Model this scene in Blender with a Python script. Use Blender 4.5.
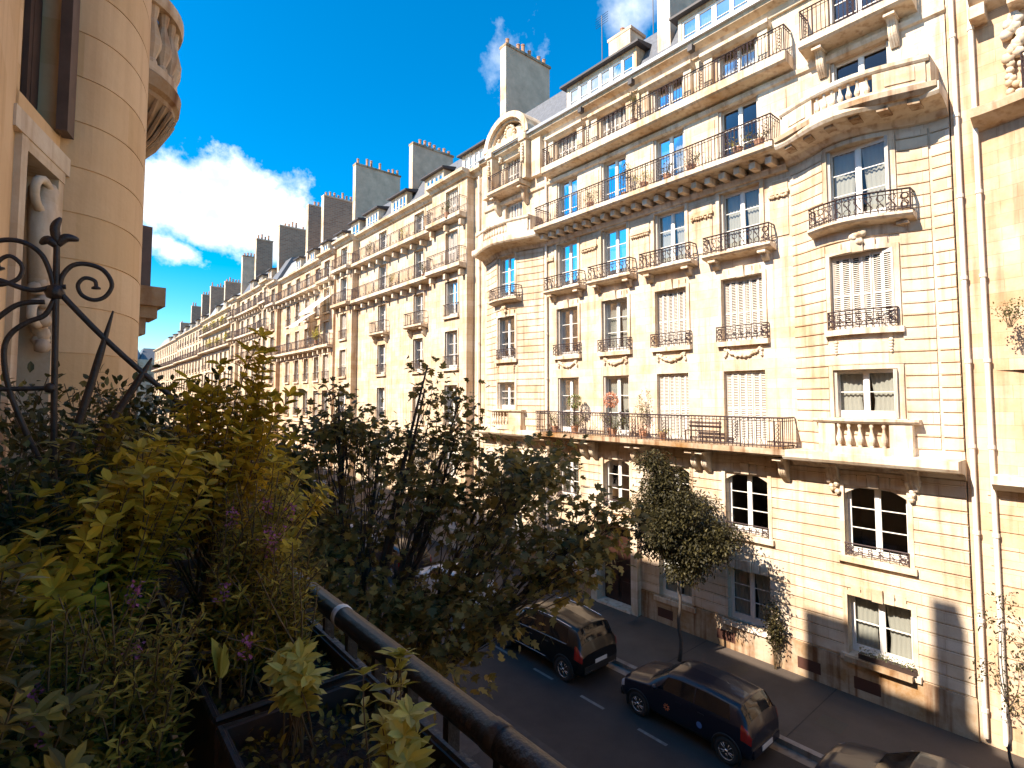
import bpy, math, random
from mathutils import Vector, Matrix, noise
R_ = math.radians
random.seed(7)
sc = bpy.context.scene
for o in list(bpy.data.objects): bpy.data.objects.remove(o)
C = sc.collection

# ------------------------------------------------------------------ camera
EYE = 8.33
TH, PI_ = R_(40.037), R_(3.2)
cam = bpy.data.cameras.new('camera'); co = bpy.data.objects.new('camera', cam); C.objects.link(co)
Rv = Vector((math.cos(TH), -math.sin(TH), 0))
Fv = Vector((math.sin(TH)*math.cos(PI_), math.cos(TH)*math.cos(PI_), math.sin(PI_)))
Uv = Rv.cross(Fv)
co.matrix_world = Matrix(((Rv.x, Uv.x, -Fv.x, 0), (Rv.y, Uv.y, -Fv.y, 0), (Rv.z, Uv.z, -Fv.z, EYE), (0, 0, 0, 1)))
cam.sensor_fit = 'HORIZONTAL'; cam.sensor_width = 36; cam.lens = 36*530/1024
cam.shift_y = (368.37-384)/1024
cam.clip_start = 0.05; cam.clip_end = 3000
sc.camera = co

# ------------------------------------------------------------------ sun + sky
LX, LY, LZ = 1.0, -0.20, -0.90                 # direction the light travels
L = Vector((LX, LY, LZ)).normalized()
sun = bpy.data.lights.new('sun', 'SUN'); so = bpy.data.objects.new('sun', sun); C.objects.link(so)
sun.energy = 5.0; sun.angle = R_(0.5); sun.color = (1.0, 0.885, 0.75)
so.rotation_euler = L.to_track_quat('-Z', 'Y').to_euler(); so.location = (-20, 5, 40)
w = bpy.data.worlds.new('World'); sc.world = w; w.use_nodes = True
nt = w.node_tree; nt.nodes.clear()
def wn(t, **k):
    n = nt.nodes.new(t)
    for a, b in k.items(): setattr(n, a, b)
    return n
def wl(a, b): nt.links.new(a, b)
sky = wn('ShaderNodeTexSky', sky_type='NISHITA'); sky.sun_disc = False
sky.sun_elevation = math.asin(-L.z); sky.sun_rotation = math.atan2(-L.x, -L.y)
sky.air_density = 1.0; sky.dust_density = 0.3; sky.ozone_density = 3.0
hs = wn('ShaderNodeHueSaturation'); hs.inputs['Saturation'].default_value = 1.65; hs.inputs['Hue'].default_value = 0.493; hs.inputs['Value'].default_value = 1.85
wl(sky.outputs[0], hs.inputs['Color'])
tc = wn('ShaderNodeTexCoord')
def m(op, a, b=None, c=None):
    n = wn('ShaderNodeMath', operation=op)
    for i, v in enumerate((a, b, c)):
        if v is None: continue
        if isinstance(v, (int, float)): n.inputs[i].default_value = v
        else: wl(v, n.inputs[i])
    return n.outputs[0]
def vdot(v):
    n = wn('ShaderNodeVectorMath', operation='DOT_PRODUCT'); wl(tc.outputs['Generated'], n.inputs[0]); n.inputs[1].default_value = v; return n.outputs['Value']
nz = wn('ShaderNodeTexNoise'); nz.inputs['Scale'].default_value = 9; nz.inputs['Detail'].default_value = 9; nz.inputs['Roughness'].default_value = 0.62
wl(tc.outputs['Generated'], nz.inputs['Vector'])
nz2 = wn('ShaderNodeTexNoise'); nz2.inputs['Scale'].default_value = 30; nz2.inputs['Detail'].default_value = 6; wl(tc.outputs['Generated'], nz2.inputs['Vector'])
def pixdir(px, py):
    d = (px-512)/530*Rv + (368.37-py)/530*Uv + Fv
    return d.normalized()
# each cloud: centre direction, horizontal half size, vertical half size (radians)
acc = None
def cloud(az_dir, hw, hh, soft, amp, tilt=0.0):
    global acc
    c = az_dir; h = Vector((0, 0, 1)).cross(c).normalized(); v = c.cross(h)
    h2 = h*math.cos(tilt)+v*math.sin(tilt); v2 = -h*math.sin(tilt)+v*math.cos(tilt)
    a = m('DIVIDE', vdot(h2), hw); b = m('DIVIDE', vdot(v2), hh)
    r = m('SQRT', m('ADD', m('MULTIPLY', a, a), m('MULTIPLY', b, b)))
    front = m('GREATER_THAN', vdot(c), 0.0)
    n_ = m('MULTIPLY', m('SUBTRACT', nz.outputs['Fac'], 0.5), amp)
    e = m('ADD', m('SUBTRACT', 1.0, r), n_)
    e = m('MULTIPLY', m('MULTIPLY', e, soft), front)
    n = wn('ShaderNodeClamp'); wl(e, n.inputs[0])
    acc = n.outputs[0] if acc is None else m('MAXIMUM', acc, n.outputs[0])
cloud(pixdir(230, 206), 0.165, 0.088, 2.8, 2.0, 0.0)
cloud(pixdir(185, 195), 0.09, 0.055, 2.6, 2.4, 0.0)
cloud(pixdir(290, 225), 0.11, 0.065, 1.6, 2.4, 0.15)
cloud(pixdir(178, 250), 0.055, 0.022, 1.8, 3.4, 0.35)
cloud(pixdir(516, 62), 0.050, 0.060, 0.6, 4.2)
cloud(pixdir(632, 8), 0.045, 0.040, 0.55, 3.4)
cloud(Vector((-0.6, 0.3, 0.75)).normalized(), 0.4, 0.18, 3.0, 3.0)
cloud(Vector((-0.8, -0.5, 0.5)).normalized(), 0.35, 0.16, 3.0, 3.0)
cloud(Vector((-0.7, 0.9, 0.6)).normalized(), 0.22, 0.12, 3.0, 3.0)
cmix = wn('ShaderNodeMix', data_type='RGBA')
wl(acc, cmix.inputs['Factor']); wl(hs.outputs['Color'], cmix.inputs['A'])
cr = wn('ShaderNodeValToRGB'); cr.color_ramp.elements[0].position = 0.35; cr.color_ramp.elements[0].color = (6.6, 8.0, 9.6, 1); cr.color_ramp.elements[1].position = 0.6; cr.color_ramp.elements[1].color = (11.5, 11.8, 12.2, 1)
wl(nz2.outputs['Fac'], cr.inputs['Fac']); wl(cr.outputs['Color'], cmix.inputs['B'])
bg = wn('ShaderNodeBackground'); bg.inputs['Strength'].default_value = 0.06
wo = wn('ShaderNodeOutputWorld'); wl(cmix.outputs['Result'], bg.inputs['Color']); wl(bg.outputs[0], wo.inputs[0])
sc.view_settings.view_transform = 'Standard'; sc.view_settings.look = 'None'; sc.view_settings.gamma = 1
sc.view_settings.use_curve_mapping = False; sc.view_settings.exposure = 1.28
sc.render.engine = 'CYCLES'
sc.cycles.max_bounces = 6; sc.cycles.transparent_max_bounces = 12; sc.cycles.caustics_reflective = False; sc.cycles.caustics_refractive = False
sc.render.resolution_x = 1024; sc.render.resolution_y = 768

# ------------------------------------------------------------------ materials
def mat(name, col, rough=0.8, metal=0.0, var=0.0, vscale=2.0, bump=0.0, bscale=30.0, spec=0.5, trans=0.0, island=0.0, col2=None, coat=0.0):
    M = bpy.data.materials.new(name); M.use_nodes = True
    t = M.node_tree; n = t.nodes; p = n['Principled BSDF']; l = t.links.new
    p.inputs['Base Color'].default_value = (*col, 1); p.inputs['Roughness'].default_value = rough
    p.inputs['Metallic'].default_value = metal; p.inputs['Specular IOR Level'].default_value = spec
    if coat: p.inputs['Coat Weight'].default_value = coat; p.inputs['Coat Roughness'].default_value = 0.03
    tcn = n.new('ShaderNodeTexCoord')
    src = None
    if island:
        g = n.new('ShaderNodeNewGeometry'); cr = n.new('ShaderNodeValToRGB'); l(g.outputs['Random Per Island'], cr.inputs['Fac'])
        c2 = col2 or tuple(min(1, c*(1+island)) for c in col)
        cr.color_ramp.elements[0].color = (*[c*(1-island*0.6) for c in col], 1); cr.color_ramp.elements[1].color = (*c2, 1)
        e = cr.color_ramp.elements.new(0.55); e.color = (*col, 1)
        src = cr.outputs['Color']
    if var:
        nz = n.new('ShaderNodeTexNoise'); nz.inputs['Scale'].default_value = vscale; nz.inputs['Detail'].default_value = 8; nz.inputs['Roughness'].default_value = 0.65
        l(tcn.outputs['Object'], nz.inputs['Vector'])
        mr = n.new('ShaderNodeMapRange'); mr.inputs['From Min'].default_value = 0.3; mr.inputs['From Max'].default_value = 0.7
        mr.inputs['To Min'].default_value = 1-var; mr.inputs['To Max'].default_value = 1+var; l(nz.outputs['Fac'], mr.inputs['Value'])
        mx = n.new('ShaderNodeVectorMath'); mx.operation = 'SCALE'
        if src: l(src, mx.inputs[0])
        else: mx.inputs[0].default_value = col
        l(mr.outputs[0], mx.inputs['Scale']); src = mx.outputs[0]
    if src: l(src, p.inputs['Base Color'])
    if bump:
        nb = n.new('ShaderNodeTexNoise'); nb.inputs['Scale'].default_value = bscale; nb.inputs['Detail'].default_value = 6; l(tcn.outputs['Object'], nb.inputs['Vector'])
        b = n.new('ShaderNodeBump'); b.inputs['Strength'].default_value = bump; b.inputs['Distance'].default_value = 0.02
        l(nb.outputs['Fac'], b.inputs['Height']); l(b.outputs[0], p.inputs['Normal'])
    if trans:
        tr = n.new('ShaderNodeBsdfTranslucent'); ms = n.new('ShaderNodeMixShader'); ms.inputs[0].default_value = trans
        if src: l(src, tr.inputs['Color'])
        else: tr.inputs['Color'].default_value = (*col, 1)
        l(p.outputs[0], ms.inputs[1]); l(tr.outputs[0], ms.inputs[2]); l(ms.outputs[0], n['Material Output'].inputs[0])
    return M
def stone(name, col, joints=True, bw=0.9, rh=0.32, stain=0.4, off=0.0):
    M = bpy.data.materials.new(name); M.use_nodes = True
    t = M.node_tree; n = t.nodes; p = n['Principled BSDF']; l = t.links.new
    p.inputs['Roughness'].default_value = 0.85; p.inputs['Specular IOR Level'].default_value = 0.2
    tcn = n.new('ShaderNodeTexCoord'); sp = n.new('ShaderNodeSeparateXYZ'); l(tcn.outputs['Object'], sp.inputs[0])
    ad = n.new('ShaderNodeMath'); ad.operation = 'ADD'; l(sp.outputs['X'], ad.inputs[0]); l(sp.outputs['Y'], ad.inputs[1])
    cb = n.new('ShaderNodeCombineXYZ'); l(ad.outputs[0], cb.inputs['X']); l(sp.outputs['Z'], cb.inputs['Y'])
    br = n.new('ShaderNodeTexBrick'); l(cb.outputs[0], br.inputs['Vector'])
    br.inputs['Scale'].default_value = 1; br.inputs['Brick Width'].default_value = bw; br.inputs['Row Height'].default_value = rh
    br.inputs['Mortar Size'].default_value = 0.006 if joints else 0.0; br.inputs['Mortar Smooth'].default_value = 0.1
    br.inputs['Color1'].default_value = (*col, 1); br.inputs['Color2'].default_value = (col[0]*0.88, col[1]*0.83, col[2]*0.74, 1)
    br.inputs['Mortar'].default_value = (col[0]*0.72, col[1]*0.64, col[2]*0.55, 1)
    nz = n.new('ShaderNodeTexNoise'); nz.inputs['Scale'].default_value = 0.7; nz.inputs['Detail'].default_value = 9; nz.inputs['Roughness'].default_value = 0.7; l(tcn.outputs['Object'], nz.inputs['Vector'])
    cr = n.new('ShaderNodeValToRGB'); cr.color_ramp.elements[0].position = 0.33; cr.color_ramp.elements[1].position = 0.62
    cr.color_ramp.elements[0].color = (1-stain*0.6, 1-stain*0.9, 1-stain*1.2, 1); cr.color_ramp.elements[1].color = (1, 1, 1, 1); l(nz.outputs['Fac'], cr.inputs['Fac'])
    # weather streaks: noise stretched down the wall
    mp = n.new('ShaderNodeMapping'); mp.inputs['Scale'].default_value = (3.5, 3.5, 0.25); l(tcn.outputs['Object'], mp.inputs[0])
    n2 = n.new('ShaderNodeTexNoise'); n2.inputs['Scale'].default_value = 1.5; n2.inputs['Detail'].default_value = 6; l(mp.outputs[0], n2.inputs['Vector'])
    c2 = n.new('ShaderNodeValToRGB'); c2.color_ramp.elements[0].position = 0.3; c2.color_ramp.elements[1].position = 0.5
    c2.color_ramp.elements[0].color = (1-stain*0.7, 1-stain*0.9, 1-stain, 1); c2.color_ramp.elements[1].color = (1, 1, 1, 1); l(n2.outputs['Fac'], c2.inputs['Fac'])
    def mul(a, b):
        x = n.new('ShaderNodeMix'); x.data_type = 'RGBA'; x.blend_type = 'MULTIPLY'; x.inputs['Factor'].default_value = 1; l(a, x.inputs['A']); l(b, x.inputs['B']); return x.outputs['Result']
    l(mul(mul(br.outputs['Color'], cr.outputs['Color']), c2.outputs['Color']), p.inputs['Base Color'])
    nb = n.new('ShaderNodeTexNoise'); nb.inputs['Scale'].default_value = 25; nb.inputs['Detail'].default_value = 6; l(tcn.outputs['Object'], nb.inputs['Vector'])
    b = n.new('ShaderNodeBump'); b.inputs['Strength'].default_value = 0.25; b.inputs['Distance'].default_value = 0.012; l(nb.outputs['Fac'], b.inputs['Height']); l(b.outputs[0], p.inputs['Normal'])
    return M
ST = stone('limestone', (0.72, 0.625, 0.51))
ST2 = stone('limestone_pale', (0.68, 0.575, 0.45), bw=1.1)
ST3 = stone('limestone_gold', (0.66, 0.52, 0.385), bw=0.8)
STS = stone('limestone_trim', (0.76, 0.675, 0.56), joints=False, stain=0.5)
STD = stone('weathered_stone', (0.50, 0.41, 0.31), joints=False, stain=0.75)
STN = stone('near_limestone', (0.78, 0.565, 0.345), joints=False, bw=1.3, rh=0.415, stain=0.18)
RENDERC = mat('chimney_render', (0.64, 0.44, 0.30), 0.9, var=0.22, vscale=1.2, bump=0.2)
BRICK = bpy.data.materials.new('chimney_brick'); BRICK.use_nodes = True
def _b():
    t = BRICK.node_tree; n = t.nodes; l = t.links.new; p = n['Principled BSDF']; p.inputs['Roughness'].default_value = 0.9
    tcn = n.new('ShaderNodeTexCoord'); sp = n.new('ShaderNodeSeparateXYZ'); l(tcn.outputs['Object'], sp.inputs[0])
    ad = n.new('ShaderNodeMath'); l(sp.outputs['X'], ad.inputs[0]); l(sp.outputs['Y'], ad.inputs[1])
    cb = n.new('ShaderNodeCombineXYZ'); l(ad.outputs[0], cb.inputs['X']); l(sp.outputs['Z'], cb.inputs['Y'])
    br = n.new('ShaderNodeTexBrick'); l(cb.outputs[0], br.inputs['Vector']); br.inputs['Scale'].default_value = 1
    br.inputs['Brick Width'].default_value = 0.5; br.inputs['Row Height'].default_value = 0.18; br.inputs['Mortar Size'].default_value = 0.015
    br.inputs['Color1'].default_value = (0.42, 0.24, 0.15, 1); br.inputs['Color2'].default_value = (0.30, 0.165, 0.105, 1); br.inputs['Mortar'].default_value = (0.42, 0.33, 0.25, 1)
    l(br.outputs['Color'], p.inputs['Base Color'])
_b()
IRON = mat('wrought_iron', (0.045, 0.03, 0.026), 0.55, metal=0.3, var=0.3, vscale=8)
IRONF = mat('street_balcony_iron', (0.050, 0.028, 0.026), 0.5, var=0.25, vscale=5)
IRONN = mat('dark_painted_iron', (0.035, 0.024, 0.021), 0.45, metal=0.2, var=0.4, vscale=14, bump=0.25, bscale=60)
WHITE = mat('white_paint', (0.78, 0.74, 0.68), 0.5, var=0.06, vscale=4)
SHUT = mat('pale_metal_shutter', (0.62, 0.55, 0.47), 0.5, var=0.08, vscale=3)
SHUTB = mat('brown_metal_shutter', (0.10, 0.06, 0.045), 0.55, var=0.3, vscale=4)
SLATE = mat('slate_roof', (0.11, 0.115, 0.13), 0.55, var=0.3, vscale=6, bump=0.4, bscale=12)
ZINC = mat('zinc_roof', (0.33, 0.34, 0.36), 0.45, metal=0.4, var=0.15, vscale=3)
LEAD = mat('dark_roof_edge', (0.05, 0.04, 0.04), 0.6)
POT = mat('terracotta_pot', (0.42, 0.22, 0.13), 0.85, var=0.2, vscale=5)
CLOTH = mat('net_curtain', (0.75, 0.70, 0.63), 0.9, trans=0.4)
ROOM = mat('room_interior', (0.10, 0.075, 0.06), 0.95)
DOORM = mat('dark_varnished_door', (0.035, 0.015, 0.010), 0.35, var=0.3, vscale=5)
AWN = mat('cream_awning', (0.80, 0.74, 0.64), 0.85, trans=0.25)
PIPE = mat('painted_drainpipe', (0.70, 0.62, 0.52), 0.5, var=0.08, vscale=3)
GRILLE = mat('rusty_vent_grille', (0.07, 0.025, 0.015), 0.7)
def glassmat():
    M = bpy.data.materials.new('window_glass'); M.use_nodes = True
    t = M.node_tree; n = t.nodes; l = t.links.new; n.remove(n['Principled BSDF'])
    g = n.new('ShaderNodeBsdfGlossy'); g.inputs['Roughness'].default_value = 0.02; g.inputs['Color'].default_value = (0.95, 0.97, 1, 1)
    tr = n.new('ShaderNodeBsdfTransparent'); tr.inputs['Color'].default_value = (0.75, 0.78, 0.76, 1)
    fr = n.new('ShaderNodeFresnel'); fr.inputs['IOR'].default_value = 1.55
    mm = n.new('ShaderNodeMath'); mm.operation = 'MULTIPLY_ADD'; mm.inputs[1].default_value = 0.8; mm.inputs[2].default_value = 0.0; mm.use_clamp = True; l(fr.outputs[0], mm.inputs[0])
    nb = n.new('ShaderNodeTexNoise'); nb.inputs['Scale'].default_value = 1.2; tcn = n.new('ShaderNodeTexCoord'); l(tcn.outputs['Object'], nb.inputs['Vector'])
    b = n.new('ShaderNodeBump'); b.inputs['Strength'].default_value = 0.25; b.inputs['Distance'].default_value = 0.02; l(nb.outputs['Fac'], b.inputs['Height']); l(b.outputs[0], g.inputs['Normal'])
    ms = n.new('ShaderNodeMixShader'); l(mm.outputs[0], ms.inputs[0]); l(tr.outputs[0], ms.inputs[1]); l(g.outputs[0], ms.inputs[2]); l(ms.outputs[0], n['Material Output'].inputs[0])
    return M
GLASS = glassmat()

# ------------------------------------------------------------------ mesh helpers
class MB:
    def __init__(s): s.v = []; s.f = []; s.marks = []
    def mark(s):                       # the shapes added next are a piece of their own
        if not s.marks or s.marks[-1] != (len(s.v), len(s.f)): s.marks.append((len(s.v), len(s.f)))
        return s
    def quad(s, a, b, c, d):
        i = len(s.v); s.v += [a, b, c, d]; s.f.append((i, i+1, i+2, i+3))
    def poly(s, pts):
        i = len(s.v); s.v += list(pts); s.f.append(tuple(range(i, i+len(pts))))
    def hexa(s, p):  # 8 points: bottom 4 ccw, top 4 ccw
        i = len(s.v); s.v += list(p)
        for q in ((0,3,2,1),(4,5,6,7),(0,1,5,4),(1,2,6,5),(2,3,7,6),(3,0,4,7)): s.f.append(tuple(i+k for k in q))
    def box(s, x0, x1, y0, y1, z0, z1):
        s.hexa([(x0,y0,z0),(x1,y0,z0),(x1,y1,z0),(x0,y1,z0),(x0,y0,z1),(x1,y0,z1),(x1,y1,z1),(x0,y1,z1)])
    def tube(s, pts, r, n=5, cap=True):
        pts = [Vector(p) for p in pts]; rs = r if isinstance(r, (list, tuple)) else [r]*len(pts)
        i0 = len(s.v); up = Vector((0, 0, 1)); prev = None
        for k, p in enumerate(pts):
            d = (pts[min(k+1, len(pts)-1)]-pts[max(k-1, 0)])
            d = d.normalized() if d.length > 1e-9 else Vector((0,0,1))
            if prev is None:
                a = d.cross(up if abs(d.z) < 0.9 else Vector((1, 0, 0))).normalized()
            else:
                a = (prev-d*prev.dot(d)); a = a.normalized() if a.length > 1e-6 else d.orthogonal().normalized()
            prev = a; b = d.cross(a)
            for j in range(n):
                t = 2*math.pi*j/n; q = p+(a*math.cos(t)+b*math.sin(t))*rs[k]; s.v.append(tuple(q))
        for k in range(len(pts)-1):
            for j in range(n):
                s.f.append((i0+k*n+j, i0+k*n+(j+1)%n, i0+(k+1)*n+(j+1)%n, i0+(k+1)*n+j))
        if cap:
            s.f.append(tuple(i0+j for j in range(n))[::-1]); s.f.append(tuple(i0+(len(pts)-1)*n+j for j in range(n)))
    def lathe(s, c, prof, n=8):
        i0 = len(s.v)
        for r, z in prof:
            for j in range(n):
                t = 2*math.pi*j/n; s.v.append((c[0]+r*math.cos(t), c[1]+r*math.sin(t), c[2]+z))
        for k in range(len(prof)-1):
            for j in range(n): s.f.append((i0+k*n+j, i0+k*n+(j+1)%n, i0+(k+1)*n+(j+1)%n, i0+(k+1)*n+j))
        s.f.append(tuple(i0+j for j in range(n))[::-1]); s.f.append(tuple(i0+(len(prof)-1)*n+j for j in range(n)))
    def blob(s, c, r, seed=0, n=6, sq=(1,1,1), amp=0.25):
        i0 = len(s.v); rings = 4
        s.v.append((c[0], c[1], c[2]-r*sq[2]))
        for k in range(1, rings):
            ph = -math.pi/2+math.pi*k/rings
            for j in range(n):
                t = 2*math.pi*j/n; q = r*(1+amp*(noise.noise(Vector((k*1.7+seed, j*2.3, seed*3.1)))))
                s.v.append((c[0]+q*sq[0]*math.cos(ph)*math.cos(t), c[1]+q*sq[1]*math.cos(ph)*math.sin(t), c[2]+q*sq[2]*math.sin(ph)))
        s.v.append((c[0], c[1], c[2]+r*sq[2])); top = len(s.v)-1
        for j in range(n):
            s.f.append((i0, i0+1+(j+1)%n, i0+1+j))
            for k in range(rings-2):
                a = i0+1+k*n; s.f.append((a+j, a+(j+1)%n, a+n+(j+1)%n, a+n+j))
            a = i0+1+(rings-2)*n; s.f.append((a+j, a+(j+1)%n, top))
    def build(s, name, m_, parent=None, loc=(0,0,0), smooth=False, rot=None):
        if s.marks:
            ms = s.marks+[(len(s.v), len(s.f))]; o = None
            if ms[0] != (0, 0): ms = [(0, 0)]+ms
            for (v0, f0), (v1, f1) in zip(ms, ms[1:]):
                if f1 == f0: continue
                q = MB(); q.v = s.v[v0:v1]; q.f = [tuple(i-v0 for i in f) for f in s.f[f0:f1]]; r = q.build(name, m_, parent, loc, smooth, rot); o = o or r
            return o
        me = bpy.data.meshes.new(name); me.from_pydata([tuple(x) for x in s.v], [], s.f); me.materials.append(m_)
        if smooth: me.polygons.foreach_set('use_smooth', [True]*len(me.polygons))
        me.update()
        return link(name, me, parent, loc, rot)
def link(name, me, parent=None, loc=(0,0,0), rot=None):
    o = bpy.data.objects.new(name, me); C.objects.link(o); o.location = loc
    if rot: o.rotation_euler = rot
    if parent: o.parent = parent
    return o
def tag(o, label, cat, group=None):
    o['label'] = label; o['category'] = cat
    if group: o['group'] = group
    return o
def empty(name, loc, label, cat, group=None, rz=0):
    o = bpy.data.objects.new(name, None); C.objects.link(o); o.location = loc; o.rotation_euler = (0,0,rz); o.empty_display_size = 0.3
    return tag(o, label, cat, group)
def struct(o): o['kind'] = 'structure'; return o
def circle3(c, r, ax, n=12, a0=0, a1=2*math.pi):
    a, b = ax; return [Vector(c)+a*(r*math.cos(a0+(a1-a0)*i/n))+b*(r*math.sin(a0+(a1-a0)*i/n)) for i in range(n+1)]

# ------------------------------------------------------------------ facade kit
D = 17.3
class Fac:
    """walls in facade coordinates: s along the street, o out towards the street, z up; root at (X of the facade, s, 0)"""
    def __init__(f, root, side=1, bows=()):
        f.root = root; f.side = side; f.bows = bows
    def bow(f, s, z):
        b = 0
        for (s0, s1, z0, z1, A, p) in f.bows:
            if s0 < s < s1 and z0-1e-6 <= z <= z1+1e-6: b = max(b, A*(0.5-0.5*math.cos(2*math.pi*(s-s0)/(s1-s0)))**p)
        return b
    def W(f, s, o, z, zb=None):
        o = o+f.bow(s, z if zb is None else zb); return (-o*f.side, (s-f.root.location.y)*1.0, z)
    def cuts(f, s0, s1, z):
        c = [s0]
        for (a, b, z0, z1, A, p) in f.bows:
            if z0-1e-6 <= z <= z1+1e-6 and a < s1 and b > s0:
                n = 14; c += [a+(b-a)*i/n for i in range(n+1) if s0+1e-4 < a+(b-a)*i/n < s1-1e-4]
        c.append(s1); return sorted(set(round(x, 4) for x in c))
    def box(f, mb, s0, s1, z0, z1, o0, o1, zb=None):
        zz = (z0+z1)/2 if zb is None else zb
        c = f.cuts(s0, s1, zz)
        for a, b in zip(c, c[1:]):
            W = lambda s, o, z: f.W(s, o, z, zz)
            mb.hexa([W(a,o0,z0), W(b,o0,z0), W(b,o1,z0), W(a,o1,z0), W(a,o0,z1), W(b,o0,z1), W(b,o1,z1), W(a,o1,z1)])
    def mould(f, mb, s0, s1, prof, zb):
        """sweep a profile [(o,z)...] along s"""
        c = f.cuts(s0, s1, zb); i0 = len(mb.v); n = len(prof)
        for s in c:
            for (o, z) in prof: mb.v.append(f.W(s, o, z, zb))
        for k in range(len(c)-1):
            for j in range(n): mb.f.append((i0+k*n+j, i0+k*n+(j+1)%n, i0+(k+1)*n+(j+1)%n, i0+(k+1)*n+j))
        mb.f.append(tuple(i0+j for j in range(n))); mb.f.append(tuple(i0+(len(c)-1)*n+j for j in range(n)))
    def wall(f, mb, s0, s1, z0, z1, ops, o=0.0, depth=0.3):
        ss = {s0, s1}; zs = {z0, z1}
        for (a, b, c, d) in ops:
            ss |= {x for x in (a, b) if s0 < x < s1}; zs |= {x for x in (c, d) if z0 < x < z1}
        for bw in f.bows:
            for x in bw[2:4]:
                if z0 < x < z1: zs.add(x)
        ss = sorted(ss); zs = sorted(zs)
        for c, d in zip(zs, zs[1:]):
            zm = (c+d)/2; run = None
            segs = []
            for a, b in zip(ss, ss[1:]):
                sm = (a+b)/2
                if any(q[0] < sm < q[1] and q[2] < zm < q[3] for q in ops): run = None; continue
                if run is None: run = [a, b]; segs.append(run)
                else: run[1] = b
            for a, b in segs:
                cc = f.cuts(a, b, zm)
                for x, y in zip(cc, cc[1:]): mb.quad(f.W(x,o,c,zm), f.W(y,o,c,zm), f.W(y,o,d,zm), f.W(x,o,d,zm))
        for (a, b, c, d) in ops:
            if not (s0 <= a and b <= s1 and z0 <= c and d <= z1): continue
            zm = (c+d)/2; i = f.bow((a+b)/2, zm)
            A0, B0 = f.bow(a, zm), f.bow(b, zm)
            P = lambda s, oo, z: (-oo*f.side, s-f.root.location.y, z)
            dd = i-depth+o
            mb.quad(P(a,A0+o,c),P(a,A0+o,d),P(a,dd,d),P(a,dd,c)); mb.quad(P(b,B0+o,c),P(b,B0+o,d),P(b,dd,d),P(b,dd,c))
            mb.poly([P(s, f.bow(s,zm)+o, d) for s in f.cuts(a,b,zm)]+[P(b,dd,d),P(a,dd,d)]); mb.poly([P(s, f.bow(s,zm)+o, c) for s in f.cuts(a,b,zm)]+[P(b,dd,c),P(a,dd,c)])
    def courses(f, mb, s0, s1, z0, z1, ops, pitch=0.32, gap=0.03, o=0.0, t=0.03, margin=0.0):
        z = z0
        while z < z1-0.05:
            za, zb_ = z+gap, min(z+pitch, z1); zm = (za+zb_)/2
            blk = sorted((a-margin, b+margin) for (a, b, c, d) in ops if c-margin < zb_-0.02 and d+margin > za+0.02 and a < s1 and b > s0)
            x = s0
            for a, b in blk:
                if a > x+0.05: f.box(mb, x, min(a, s1), za, zb_, o-0.02, o+t, zm)
                x = max(x, b)
            if x < s1-0.05: f.box(mb, x, s1, za, zb_, o-0.02, o+t, zm)
            z += pitch
_cache = {}
def cached(key, fn):
    if key not in _cache: _cache[key] = fn()
    return _cache[key]
def mesh_of(mb, name, m_, smooth=False):
    me = bpy.data.meshes.new(name); me.from_pydata([tuple(v) for v in mb.v], [], mb.f); me.materials.append(m_)
    if smooth: me.polygons.foreach_set('use_smooth', [True]*len(me.polygons))
    return me
def win_meshes(w, h, rows, arch, side):
    """window in its own frame: y across, z up, street side is -x*side"""
    fr = MB(); pn = MB(); sd = side
    def B(y0, y1, z0, z1, x0, x1): fr.box(min(x0*sd, x1*sd), max(x0*sd, x1*sd), y0, y1, z0, z1)
    hw = w/2; B(-hw, -hw+.06, 0, h, -.04, .05); B(hw-.06, hw, 0, h, -.04, .05); B(-hw+.06, hw-.06, h-.06, h, -.04, .05); B(-hw+.06, hw-.06, 0, .10, -.04, .05)
    B(-.042, .042, .10, h-.06, -.06, .03)
    for a, b in ((-hw+.06, -.042), (.042, hw-.06)):
        B(a, a+.032, .10, h-.06, -.045, .02); B(b-.032, b, .10, h-.06, -.045, .02)
        B(a+.032, b-.032, .10, .20, -.04, .02); B(a+.032, b-.032, h-.105, h-.06, -.04, .02)
        for k in range(1, rows):
            z = .2+(h-.3)*k/rows; B(a+.032, b-.032, z-.011, z+.011, -.035, .005)
    x = -.01*sd; pn.quad((x, -hw+.05, .1), (x, hw-.05, .1), (x, hw-.05, h-.05), (x, -hw+.05, h-.05))
    return mesh_of(fr, 'window', WHITE), mesh_of(pn, 'pane', GLASS)
def curtain_mesh(w, h, side, gap=0.25):
    mb = MB(); hw = w/2-.08
    for sg in (-1, 1):
        n = 16; rows = 6; i0 = len(mb.v)
        for r in range(rows+1):
            t = r/rows; inner = gap*hw*(1-abs(t-0.3)*0.9)
            for i in range(n+1):
                u = i/n; y = sg*(inner+(hw-inner)*u)
                mb.v.append(((.10+.025*math.sin(u*30+sg))*side, y, .12+(h-.2)*t))
        for r in range(rows):
            for i in range(n): a = i0+r*(n+1)+i; mb.f.append((a, a+1, a+n+2, a+n+1))
    return mesh_of(mb, 'curtain', CLOTH, True)
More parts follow.
